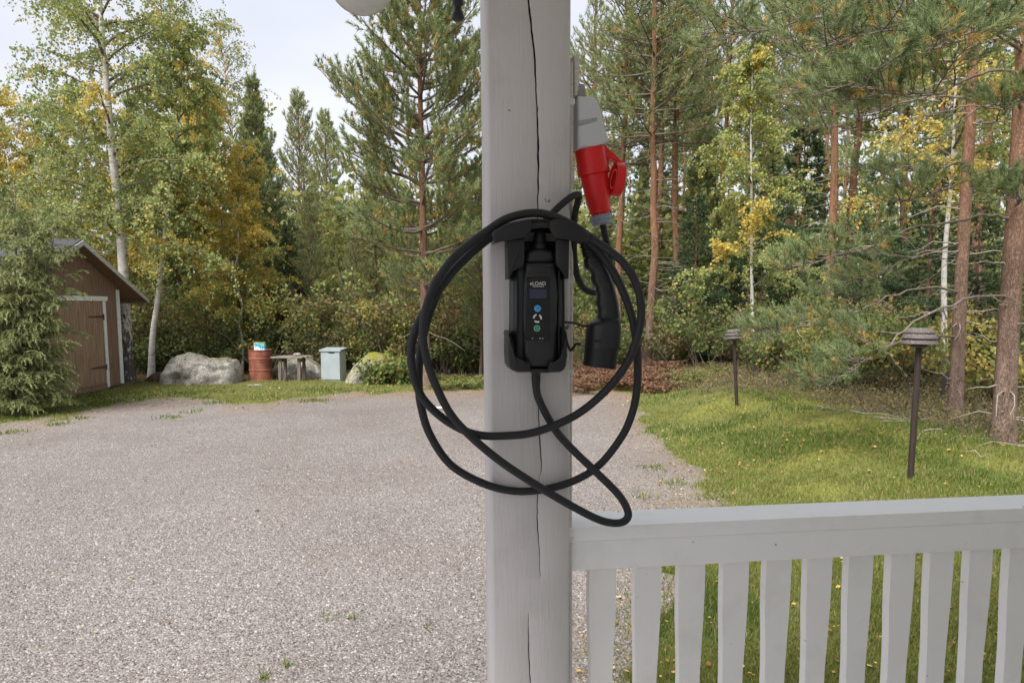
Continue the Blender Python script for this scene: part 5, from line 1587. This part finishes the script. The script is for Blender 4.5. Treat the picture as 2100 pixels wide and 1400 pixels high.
M['box_grey'] = noise_mat('grey_blue_sheet', [(0.3, (0.27, 0.315, 0.335)), (0.7, (0.34, 0.385, 0.405))], (1, 1, 0.6), 5.0, rough=0.5, bump=0.05)
pc = base_pt(681, 19.1)
gb_ = thing('metal_box', 'tall light grey-blue metal box with slanting lid beside the bench', 'box', tuple(pc), R(-9))
obj_bm('cabinet', box_bm((-0.262, -0.19, 0.03), (0.262, 0.21, 0.80), 0.006), M['box_grey'], gb_, 40)
obj_bm('front_door', prism_bm([(-0.255, 0.075), (0.255, 0.075), (0.255, 0.785), (0.145, 0.785), (0.125, 0.755), (0.07, 0.745), (-0.02, 0.748), (-0.06, 0.765), (-0.075, 0.785), (-0.255, 0.785)], -0.212, -0.196, 0.002, 1), M['box_grey'], gb_, 40)
obj_bm('grip_shade_plate', box_bm((-0.08, -0.197, 0.742), (0.15, -0.1905, 0.786)), M['iron'], gb_)  # black plate painting in the shade inside the grip cutout
obj_bm('lid', prism_bm([(-0.235, 0.800), (0.25, 0.865), (0.25, 0.885), (-0.235, 0.845)], -0.29, 0.29, 0.004, 1), M['box_grey'], gb_, 40).rotation_euler = (0, 0, R(90))
obj_bm('plinth', box_bm((-0.255, -0.18, -0.02), (0.255, 0.20, 0.029)), M['grey_leg'], gb_)
disc_c = lathe_obj('lock', [(0.008, 0.212), (0.008, 0.218)], M['dull_metal'], gb_, 10, (0.07, 0, 0.36), (0, -1, 0))

# ------------------------------------------------------------------ lamps on the lawn
mlp, nt, b = nmat('lamp_brown')
co = objco(nt); n_ = node(nt, 'ShaderNodeTexNoise', Scale=55.0, Detail=4, Roughness=0.7); nt.links.new(co, n_.inputs['Vector'])
ge = nt.nodes.new('ShaderNodeNewGeometry'); sp_ = nt.nodes.new('ShaderNodeSeparateXYZ'); nt.links.new(ge.outputs['Normal'], sp_.inputs[0])
ad_ = node(nt, 'ShaderNodeMath', operation='MULTIPLY_ADD'); nt.links.new(sp_.outputs['Z'], ad_.inputs[0]); ad_.inputs[1].default_value = 0.16; nt.links.new(n_.outputs['Fac'], ad_.inputs[2])
r_ = ramp(nt, [(0.60, (0.085, 0.070, 0.064)), (0.74, (0.17, 0.15, 0.135)), (0.80, (0.50, 0.50, 0.46))]); nt.links.new(ad_.outputs[0], r_.inputs['Fac'])
nt.links.new(r_.outputs['Color'], b.inputs['Base Color']); b.inputs['Roughness'].default_value = 0.75
M['lamp_shade'] = mlp
M['lamp_pole'] = noise_mat('lamp_pole', [(0.3, (0.022, 0.014, 0.013)), (0.7, (0.05, 0.034, 0.030))], (20, 20, 2), 5, rough=0.6, bump=0.1)
M['lamp_core'] = plain('lamp_core', (0.10, 0.095, 0.085), 0.4)
lg = 'garden lamps on the lawn'
lamps = []
for (bx, by, tx_, ty_, lb) in ((1867, 982, 1887, 673, 'dark garden lamp with three lichened tiers standing nearest the railing'), (1511, 833, 1505, 675, 'garden lamp with three tiers standing farther off before the birch')):
    g = on_ground(bx, by)
    top = at(tx_, ty_, g[1])
    H = top[2] - g[2]
    t = thing('garden_lamp', lb, 'lamp', tuple(g), 0, lg)
    ln = Vector((top[0] - g[0], 0, H)).normalized()
    t.rotation_euler = (0, math.atan2(ln.x, ln.z), 0)
    k_ = 1.0
    lathe_obj('pole', [(0.029, -0.1), (0.029, H - 0.175)], M['lamp_pole'], t, 20)
    lathe_obj('collar', [(0.075, H - 0.182), (0.078, H - 0.175), (0.078, H - 0.165), (0.06, H - 0.150), (0.06, H - 0.03)], M['lamp_core'], t, 24)
    for (r0_, r1_, z0_, z1_) in ((0.166, 0.135, -0.145, -0.098), (0.156, 0.125, -0.094, -0.048), (0.133, 0.100, -0.042, 0.0)):
        lathe_obj('shade_tier', [(0.062, H + z0_ + 0.006), (r0_ - 0.004, H + z0_ - 0.002), (r0_, H + z0_), (r0_ - 0.001, H + z0_ + 0.006), (r1_, H + z1_ - 0.003), (r1_ - 0.01, H + z1_), (0.06, H + z1_ + 0.002)], M['lamp_shade'], t, 8 if False else 28)
    for an in (0.4, 2.5, 4.6):
        obj_bm('tier_spacer', box_bm((0.085 * math.cos(an) - 0.006, 0.085 * math.sin(an) - 0.006, H - 0.16), (0.085 * math.cos(an) + 0.006, 0.085 * math.sin(an) + 0.006, H - 0.02)), M['lamp_pole'], t)


# ------------------------------------------------------------------ undergrowth and far wood
def shrub(seed, rx, h, n, size, base=0.4, yellow=0.1, clumps=40, stems=14):
    rng = np.random.default_rng(seed)
    A, Lf = Acc(), Acc()
    cc, ends = [], []
    for i in range(stems):
        az = rng.random() * 6.283
        Q = curve_branch(np.array([rng.normal(0, 0.12 * rx), rng.normal(0, 0.12 * rx), -0.03]), az, rng.uniform(0.9, 1.5), rng.uniform(0.2, 1.1), h * rng.uniform(0.7, 1.15), rng, 6, 0.12)
        A.add(*tube(Q, np.linspace(0.014, 0.003, 6), 3)); ends.append(Q)
        for j in range(4):
            q = path_at(Q, rng.uniform(0.3, 0.99))
            W = curve_branch(q, rng.random() * 6.283, rng.uniform(0, 0.9), rng.uniform(-0.3, 0.6), rng.uniform(0.2, 0.5) * rx, rng, 4, 0.15)
            A.add(*tube(W, np.linspace(0.006, 0.002, 4), 3)); ends.append(W)
    ci = rng.integers(0, len(ends), clumps * 3)
    cen = np.array([path_at(ends[c], rng.uniform(0.35, 1.0) * 0.999) for c in ci])
    ct = base + rng.normal(0, 0.10, len(cen)); ct = np.where(rng.random(len(cen)) < yellow, 0.86, ct)
    k = rng.integers(0, len(cen), n)
    P = cen[k] + rng.normal(0, 0.13, (n, 3)) * np.array([rx, rx, 0.8])
    P[:, 2] = np.maximum(P[:, 2], 0.02)
    sz = size * (0.6 + 0.8 * rng.random(n))
    V, F = leaves(P, sz, sz * 0.75, rng, 0.35)
    Lf.add(V, F, np.repeat(np.clip(ct[k] + rng.normal(0, 0.08, n), 0, 1), 4))
    return A, Lf


def placed(acc, loc, rz, sc):
    V, F, t = acc if isinstance(acc, tuple) else acc.arrays()
    c, s = math.cos(rz), math.sin(rz)
    W = np.stack([V[:, 0] * c - V[:, 1] * s, V[:, 0] * s + V[:, 1] * c, V[:, 2]], -1) * sc + np.asarray(loc)
    return W, F, t


protos = [shrub(81, 0.9, 1.8, 1250, 0.090, 0.40, 0.02, 26, 8), shrub(82, 1.1, 2.6, 1450, 0.092, 0.44, 0.04, 28, 9), shrub(83, 0.8, 1.2, 1050, 0.085, 0.34, 0.02, 22, 7), shrub(84, 1.0, 3.0, 1250, 0.09, 0.54, 0.12, 26, 8)]
pa = [(a.arrays(), l.arrays()) for a, l in protos]
ru = np.random.default_rng(90)
US, UL, UB = Acc(), Acc(), Acc()
spots = []
for i in range(125):                                   # thicket along the back of the yard
    px_ = ru.uniform(255, 1010); Y_ = ru.uniform(20.6, 26.0)
    spots.append((px_, Y_, ru.choice([0, 1, 2, 2, 3]), ru.uniform(0.35, 1.2)))
for i in range(34):
    spots.append((ru.uniform(-120, 300), ru.uniform(20.5, 25.0), ru.choice([0, 1, 2]), ru.uniform(0.7, 1.2)))
for i in range(90):                                    # right-hand wood
    spots.append((ru.uniform(1170, 2150), ru.uniform(19.5, 28.0), ru.choice([0, 1, 2, 2, 3]), ru.uniform(0.5, 1.0)))
for i in range(46):
    spots.append((ru.uniform(1600, 2500), ru.uniform(13.5, 18.5), ru.choice([0, 1, 2, 3]), ru.uniform(0.4, 0.8)))
for px_, Y_, k_, sc_ in spots:
    l_ = base_pt(px_, Y_); r_ = ru.random() * 6.28
    US.add(*placed(pa[k_][0], l_, r_, sc_)); (UL if ru.random() < 0.5 else UB).add(*placed(pa[k_][1], l_, r_, sc_))
und = thing('undergrowth', 'dense leafy thicket along the edge of the wood', 'undergrowth')
link('stems', US.mesh('stems', M['twig']), und); link('foliage', UL.mesh('foliage', M['shrub_leaf']), und); link('foliage', UB.mesh('foliage', M['heath']), und)
tag(und, kind='stuff'); del und['category']

# single bushes one can tell apart
for (px_, Y_, sd, rx, h, n, sz, bs, yl, lb) in ((805, 18.2, 101, 0.75, 0.75, 2600, 0.085, 0.50, 0.12, 'leafy green bush growing over the mossy boulder'), (760, 18.0, 102, 0.45, 0.5, 1200, 0.08, 0.42, 0.08, 'low leafy bush at the foot of the mossy boulder'),
                                                (790, 20.5, 103, 0.8, 2.6, 2600, 0.09, 0.58, 0.5, 'yellow-leaved bush above the mossy boulder'), (1600, 16.5, 104, 0.8, 1.6, 2200, 0.075, 0.46, 0.12, 'green bush beside the dead grey bush'),
                                                (1870, 13.5, 105, 0.9, 2.0, 2600, 0.075, 0.52, 0.35, 'yellow-green bush behind the near lamp head'), (1720, 15.0, 106, 0.9, 1.9, 2600, 0.075, 0.42, 0.08, 'green bush below the hanging pine boughs'),
                                                (2060, 12.0, 107, 0.8, 1.8, 2400, 0.07, 0.60, 0.4, 'yellow bush behind the thick pine trunk')):
    A, Lf = shrub(sd, rx, h, n, sz, bs, yl, 30, 12)
    put_tree('bush', lb, 'bush', base_pt(px_, Y_), [('stems', A.mesh('stems', M['twig'])), ('foliage', Lf.mesh('foliage', M['shrub_leaf']))])

# dead grey bush
rb_ = np.random.default_rng(95)
D = Acc()
for i in range(46):
    Q = curve_branch(np.array([rb_.normal(0, 0.10), rb_.normal(0, 0.10), 0]), rb_.random() * 6.28, rb_.uniform(1.0, 1.5), rb_.uniform(0.6, 1.3), rb_.uniform(0.9, 1.9), rb_, 7, 0.12)
    D.add(*tube(Q, np.linspace(0.010, 0.003, 7), 4))
    for j in range(6):
        W = curve_branch(path_at(Q, rb_.uniform(0.3, 0.95)), rb_.random() * 6.28, rb_.uniform(0.4, 1.2), rb_.uniform(0.3, 1.2), rb_.uniform(0.2, 0.6), rb_, 5, 0.15)
        D.add(*tube(W, np.linspace(0.005, 0.002, 5), 3))
put_tree('bare_bush', 'leafless grey bush behind the far garden lamp', 'bush', base_pt(1580, 17.0), [('branches', D.mesh('branches', M['dead_twig']))])

# far wood: one mass
FT, FB, FP, FL = Acc(), Acc(), Acc(), Acc()
farp = []
for sd, cs, sp in ((201, 0.42, 2.4), (202, 0.25, 2.2)):
    A, B, D, N = pine(sd, trunk_path(14.0, rg, 0.2), 0.14, cs, sp, 8, 0.9, 5, (0.0, 0.9), 0.35, 'round' if sd == 201 else 'cone', nl=0.18, nw=0.07, base=0.40, yellow=0.12, gap=0.38, tuft_gap=0.24, shoot=0.22, r1=0.04)
    farp.append((A.arrays(), B.arrays(), N.arrays()))
A, B, Lf = birch(203, trunk_path(12.0, rg, 0.4), 0.09, 0.2, 2.6, 30, 4500, yellow=0.2, base=0.42, lsize=0.19, twigs=False)
farb = (A.arrays(), B.arrays(), Lf.arrays())
for i in range(74):
    px_ = -600 + 3500 * (i + ru.random()) / 74; Y_ = ru.uniform(34, 58)
    l_ = base_pt(px_, Y_); r_ = ru.random() * 6.28
    ymin = 300 if 560 < px_ < 1010 else (180 if px_ < 700 else 60)
    zt = at(px_, ymin + ru.uniform(0, 160), Y_)[2]
    if i % 3 == 2:
        sc_ = zt / 12.0
        FB.add(*placed(farb[0], l_, r_, sc_)); FL.add(*placed(farb[2], l_, r_, sc_))
    else:
        f_ = farp[i % 2]; sc_ = zt / 14.0
        FT.add(*placed(f_[0], l_, r_, sc_)); FP.add(*placed(f_[2], l_, r_, sc_))
far_ = thing('far_forest', 'far mass of pines and birches behind the first trees', 'forest')
for n_, a_, m_ in (('pine_trunks', FT, 'pine_bark'), ('birch_trunks', FB, 'birch_bark'), ('needles', FP, 'pine_needle'), ('foliage', FL, 'birch_leaf')):
    link(n_, a_.mesh(n_, M[m_]), far_)['kind'] = 'stuff'
tag(far_, kind='stuff'); del far_['category']
# low mass that closes the view between the far trunks
FL2 = Acc()
for i in range(170):
    px_ = ru.uniform(-250, 2350); Y_ = ru.uniform(27, 46); k_ = ru.choice([0, 1, 2, 3])
    V, F, t = placed(pa[k_][1], base_pt(px_, Y_), ru.random() * 6.28, ru.uniform(1.0, 1.9))
    Fq = F[0]; keep = ru.random(len(Fq)) < 0.35
    idx = Fq[keep].ravel()
    FL2.add(V[idx], np.arange(len(idx)).reshape(-1, 4), np.clip(t[idx] + 0.12, 0, 0.75))  # tint raised to brighten the dark gaps between trunks
for i in range(95):
    px_ = ru.uniform(560, 1010) if i < 45 else (ru.uniform(1180, 1520) if i < 70 else ru.uniform(1650, 2150)); Y_ = ru.uniform(27, 40); k_ = ru.choice([0, 1, 3])
    V, F, t = placed(pa[k_][1], base_pt(px_, Y_), ru.random() * 6.28, ru.uniform(1.8, 2.9))
    Fq = F[0]; keep = ru.random(len(Fq)) < 0.55
    idx = Fq[keep].ravel()
    FL2.add(V[idx], np.arange(len(idx)).reshape(-1, 4), np.clip(t[idx] + 0.12, 0, 0.75))  # same paler tint, brightening the deep wood by leaf colour
fu = link('far_undergrowth', FL2.mesh('far_undergrowth', M['shrub_leaf'])); tag(fu, 'bushes deep in the wood, tinted paler to lift the dark gaps', kind='stuff')

# ------------------------------------------------------------------ bracken, ferns, heath
def fern_mass(seed, spots, mat, name, label, L0=0.7, tint=0.5):
    rng = np.random.default_rng(seed)
    acc = Acc()
    for (x, y) in spots:
        z = float(hgt(x, y))
        for f in range(7):
            az = rng.random() * 6.28
            Q = curve_branch(np.array([x, y, z]), az, rng.uniform(0.8, 1.3), rng.uniform(-0.9, 0.1), L0 * rng.uniform(0.6, 1.2), rng, 9, 0.08)
            acc.add(*tube(Q, np.linspace(0.005, 0.002, 9), 3), tint=tint * 0.6)
            s = np.linspace(0.25, 1, 22)
            P = np.array([path_at(Q, min(v, .999)) for v in s]); d = unit(Q[-1] - Q[2]); side = unit(np.cross(d, UP))
            for sg in (-1, 1):
                ll = 0.16 * (1.05 - s)[:, None] * L0 / 0.7 + 0.015
                a = unit(side * sg + d * 0.35 + rng.normal(0, 0.25, (22, 3)))
                b_ = unit(np.cross(a, rng.normal(size=(22, 3)))) * 0.014
                V = np.stack([P, P + a * ll * 0.5 + b_, P + a * ll, P + a * ll * 0.5 - b_], 1).reshape(-1, 3)
                acc.add(V, np.arange(88).reshape(-1, 4), np.repeat(np.clip(tint + rng.normal(0, 0.2, 22), 0, 1), 4))
    o = link(name, acc.mesh(name, M[mat]))
    tag(o, label, kind='stuff')


rf = np.random.default_rng(120)
sp_b = []
for i in range(90):
    p_ = on_z(rf.uniform(1120, 1385), rf.uniform(762, 797), 0.1); sp_b.append((p_[0], min(p_[1], 22)))
fern_mass(121, sp_b, 'bracken', 'dead_bracken', 'rust-brown dead bracken below the red-stemmed pines')
sp_g = []
for i in range(22):
    p_ = on_z(rf.uniform(1385, 1500), rf.uniform(770, 790), 0.2); sp_g.append((p_[0], p_[1]))
for i in range(14):
    p_ = on_z(rf.uniform(890, 995), rf.uniform(782, 800), 0.05); sp_g.append((p_[0], p_[1]))
fern_mass(122, sp_g, 'shrub_leaf', 'green_ferns', 'low green ferns at the wood edge', 0.5, 0.55)

# heath and twigs under the right-hand trees
HS, HL = Acc(), Acc()
for i in range(1900):
    x = rf.uniform(3.6, 13.0); y = rf.uniform(8.4, 19.0)
    e = (x - 4.9) + (y - 9.5) * 0.30 + 0.9 * (vnoise(x * 1.1, y * 1.1) - 0.5)
    if e < 0.4 or abs(x / y) > 1.0: continue
    z = float(hgt(x, y))
    for j in range(3):
        Q = curve_branch(np.array([x + rf.normal(0, 0.08), y + rf.normal(0, 0.08), z]), rf.random() * 6.28, rf.uniform(0.5, 1.4), rf.uniform(0.0, 1.2), rf.uniform(0.15, 0.42), rf, 4, 0.2)
        HS.add(*tube(Q, np.linspace(0.004, 0.002, 4), 3))
        P = np.array([path_at(Q, rf.uniform(0.3, .999)) for _ in range(12)]) + rf.normal(0, 0.03, (12, 3))
        V, F = leaves(P, 0.035 * np.ones(12), 0.026 * np.ones(12), rf, 0.1)
        HL.add(V, F, np.repeat(np.clip(0.45 + rf.normal(0, 0.2, 12), 0, 1), 4))
ht = thing('heath_undergrowth', 'brown-green heath and twigs under the pines', 'undergrowth')
link('stems', HS.mesh('stems', M['twig']), ht); link('foliage', HL.mesh('foliage', M['heath']), ht)
tag(ht, kind='stuff'); del ht['category']
# dry sticks lying round the trunks
st = Acc()
for i in range(60):
    x = rf.uniform(4.6, 7.2); y = rf.uniform(7.6, 11.5)
    if abs(x / y) > 0.80 or x < 4.2 + (9 - y) * 0.2: continue
    a = rf.random() * 6.28; l = rf.uniform(0.15, 0.7)
    P = np.array([[x + math.cos(a) * l * (t - 0.5), y + math.sin(a) * l * (t - 0.5), 0] for t in np.linspace(0, 1, 5)]) + rf.normal(0, 0.015, (5, 3))
    P[:, 2] += hgt(P[:, 0], P[:, 1]) + 0.03
    st.add(*tube(P, np.linspace(0.008, 0.003, 5), 4))
tag(link('dry_twigs', st.mesh('dry_twigs', M['dead_twig'])), 'dry grey sticks lying round the pine trunks', kind='stuff')

# ------------------------------------------------------------------ grass, leaves, loose stones
rgz = np.random.default_rng(140)


def sample_view(n, pxr, pyr):
    """random ground points, even over the picture area they fall in"""
    px_ = rgz.uniform(*pxr, n); py_ = rgz.uniform(*pyr, n)
    u, v = (px_ - CX) / FPX, (CY - py_) / FPX
    d = np.stack([u, math.cos(PITCH) + v * math.sin(PITCH), -math.sin(PITCH) + v * math.cos(PITCH)], -1)
    z = np.zeros(n)
    for k in range(12):
        t = (z - CAM_Z) / d[:, 2]
        x, y = d[:, 0] * t, d[:, 1] * t
        z = z * 0.4 + 0.6 * hgt(x, y)
    t = (z - CAM_Z) / d[:, 2]
    return d[:, 0] * t, d[:, 1] * t


gx1, gy1 = sample_view(600000, (1180, 2500), (745, 1500))
gx2, gy2 = sample_view(90000, (-150, 1300), (768, 880))
x = np.concatenate([gx1, gx2]); y = np.concatenate([gy1, gy2])
gd = gravel_d(x, y)
ok = (y > 2.6) & (y < 21)
pr_ = np.where(gd < 0, 1.0, np.exp(-gd * 4.0) * 0.25) * ok
fl_ = np.clip(smooth((y - 18.6) / 1.2) + smooth((x - 5.0) / 1.0) * smooth((y - 9.0) / 2.0), 0, 1)
pr_ *= (1 - 0.75 * fl_)
mo = moss_amount(x, y)
pr_ *= (1 - 0.45 * mo)
patch = vnoise(x * 0.9 + 20, y * 0.9)
thin = smooth((vnoise(x * 2.2, y * 2.2 + 5) - 0.25) / 0.3)
keep = rgz.random(len(x)) < pr_ * (0.35 + 0.65 * thin) * 0.62
x, y, patch, mo, fl_, gd = x[keep], y[keep], patch[keep], mo[keep], fl_[keep], gd[keep]
n = len(x)
lush = smooth((patch - 0.45) / 0.25)
h = (0.028 + 0.034 * rgz.random(n) + 0.04 * lush * rgz.random(n) + 0.10 * fl_ * rgz.random(n)) * np.where(mo > 0.5, 0.5, 1.0) * np.where(gd > 0, 0.6, 1.0)
dist = np.sqrt(x * x + y * y)
D_ = unit(np.stack([rgz.normal(0, 0.45, n), rgz.normal(0, 0.45, n), np.ones(n)], -1))
V, F = needles(np.stack([x, y, hgt(x, y) - 0.004], -1), D_, h, 0.0032 + 0.0011 * dist, rgz)
tn = 0.47 - 0.32 * lush + 0.10 * rgz.normal(size=n) + 0.22 * mo + 0.18 * fl_
tn = np.where(rgz.random(n) < 0.13, 0.9, tn)
tag(link('grass', mk_mesh('grass', V, F, M['grass'], False, np.repeat(np.clip(tn, 0, 1), 3))), 'short green and dry grass on the bank and along the gravel', kind='stuff')

# tufts on the gravel
tx_, ty_ = [], []
for (px_, py_, n_, r_) in ((120, 871, 60, .22), (20, 888, 70, .3), (170, 858, 30, .15), (350, 856, 70, .25), (390, 845, 60, .3), (450, 826, 160, .45), (640, 822, 200, .4), (560, 815, 160, .6), (545, 1392, 26, .05), (590, 1366, 12, .03), (665, 1270, 10, .10), (725, 1268, 12, .05), (880, 1288, 10, .05),
                           (1470, 1020, 120, .2), (1380, 990, 70, .25), (1290, 1060, 30, .1), (1320, 1020, 40, .15), (1340, 960, 60, .25), (1420, 1060, 60, .2)):
    p_ = on_ground(px_, py_)
    a_ = rgz.normal(0, r_ * 0.45, (n_, 2)); tx_.append(p_[0] + a_[:, 0]); ty_.append(p_[1] + a_[:, 1])
tx_ = np.concatenate(tx_); ty_ = np.concatenate(ty_); n = len(tx_)
D_ = unit(np.stack([rgz.normal(0, 0.6, n), rgz.normal(0, 0.6, n), np.ones(n)], -1))
V, F = needles(np.stack([tx_, ty_, hgt(tx_, ty_)], -1), D_, 0.03 + 0.05 * rgz.random(n), 0.003 + 0.0012 * np.hypot(tx_, ty_), rgz)
tag(link('gravel_weeds', mk_mesh('gravel_weeds', V, F, M['grass'], False, np.repeat(np.clip(0.35 + 0.25 * rgz.normal(size=n), 0, 1), 3))), 'small grass tufts growing through the gravel', kind='stuff')

lx1, ly1 = sample_view(2600, (1180, 2200), (780, 1400))
lx2, ly2 = sample_view(2600, (180, 1300), (776, 850))
lx3, ly3 = sample_view(160, (-100, 1500), (860, 1400))
x = np.concatenate([lx1, lx2, lx3]); y = np.concatenate([ly1, ly2, ly3])
g3 = gravel_d(x, y)
k = (y < 21) & (y > 2.6) & ((g3 < 0.6) | (np.arange(len(x)) >= 5200) | (rgz.random(len(x)) < 0.10)) & (rgz.random(len(x)) < np.where(y < 8, 0.22, 0.7))
x, y = x[k], y[k]; n = len(x)
a = unit(np.stack([rgz.normal(size=n), rgz.normal(size=n), rgz.normal(0, 0.25, n)], -1)); b = unit(np.cross(a, np.stack([rgz.normal(0, .3, n), rgz.normal(0, .3, n), np.ones(n)], -1)))
P = np.stack([x, y, hgt(x, y) + 0.018 + 0.02 * (gravel_d(x, y) < 0)], -1); s = ((0.016 + 0.026 * rgz.random(n)) * np.where(y < 7, 0.75, 1.0))[:, None]
V = np.stack([P - a * s * 0.6, P + b * s * 0.5, P + a * s * 0.6, P - b * s * 0.5], 1).reshape(-1, 3)
tag(link('fallen_leaves', mk_mesh('fallen_leaves', V, np.arange(4 * n).reshape(-1, 4), M['litter'], False, np.repeat(rgz.random(n), 4))), 'yellow and brown fallen leaves on the grass and gravel', kind='stuff')

# loose top stones of the gravel
sx, sy = sample_view(56000, (-120, 1560), (850, 1440))
k = (gravel_d(sx, sy) > 0.05) & (rgz.random(len(sx)) < np.clip(smooth((sy < 99) * (1.35 - sy / 14.0)), 0.05, 1)) & (sy > 2.8) & (sy < 13)
sx, sy = sx[k], sy[k]; n = len(sx)
octa = np.array([[1, 0, 0], [0, 1, 0], [-1, 0, 0], [0, -1, 0], [0, 0, 1.0]])
of = np.array([[0, 1, 4], [1, 2, 4], [2, 3, 4], [3, 0, 4]])
sc = (0.0045 + 0.0055 * rgz.random(n)) * (1 + 0.03 * sy)
V = octa[None] * (0.7 + 0.6 * rgz.random((n, 5, 3))) * sc[:, None, None]
V += rgz.normal(0, 0.12, (n, 5, 3)) * sc[:, None, None]
an = rgz.random(n) * 6.28; c_, s_ = np.cos(an)[:, None], np.sin(an)[:, None]
V = np.stack([V[:, :, 0] * c_ - V[:, :, 1] * s_, V[:, :, 0] * s_ + V[:, :, 1] * c_, V[:, :, 2] * 0.8], -1)
V += np.stack([sx, sy, hgt(sx, sy) - 0.001], -1)[:, None]
F = (of[None] + (np.arange(n) * 5)[:, None, None]).reshape(-1, 3)
M['stone_chip'] = leaf_mat('stone_chip', [(0.0, (0.065, 0.058, 0.055)), (0.2, (0.150, 0.132, 0.125)), (0.45, (0.200, 0.177, 0.167)), (0.65, (0.222, 0.201, 0.190)), (0.85, (0.262, 0.245, 0.234)), (1.0, (0.40, 0.385, 0.37))], 0.0, 0.85, 0.2)
tag(link('gravel', mk_mesh('gravel', V.reshape(-1, 3), F, M['stone_chip'], False, np.repeat(rgz.random(n), 5))), 'loose crushed stone lying on the yard', kind='stuff')

# a few single stones
def pebble(px_, py_, s, mat, label, flat=0.5, w=1.0):
    p_ = on_ground(px_, py_)
    bm = bmesh.new(); bmesh.ops.create_icosphere(bm, subdivisions=2, radius=s)
    for v in bm.verts:
        q = 1 + 0.25 * (float(vnoise(v.co.x / s * 1.5 + px_, v.co.y / s * 1.5 + v.co.z / s)) - 0.5)
        v.co = Vector((v.co.x * w * q, v.co.y * q, v.co.z * flat * q))
    o = obj_bm('stone', bm, mat, None, 60)
    o.location = (p_[0], p_[1], p_[2] + s * flat * 0.4)
    tag(o, label, 'stone')


M['dark_stone'] = noise_mat('dark_stone', [(0.3, (0.05, 0.045, 0.042)), (0.7, (0.12, 0.105, 0.10))], nscale=30)
M['pale_stone'] = noise_mat('pale_stone', [(0.3, (0.55, 0.53, 0.50)), (0.7, (0.72, 0.70, 0.67))], nscale=12)
pebble(527, 1048, 0.022, M['dark_stone'], 'single dark stone lying alone on the open gravel', 0.6)
pebble(898, 836, 0.10, M['pale_stone'], 'flat white stone on the gravel seen through the cable loops', 0.16, 1.7)
pebble(524, 789, 0.13, stone_mat('granite_flat', -0.1), 'flat grey stone in the grass before the barrel', 0.10, 1.7)
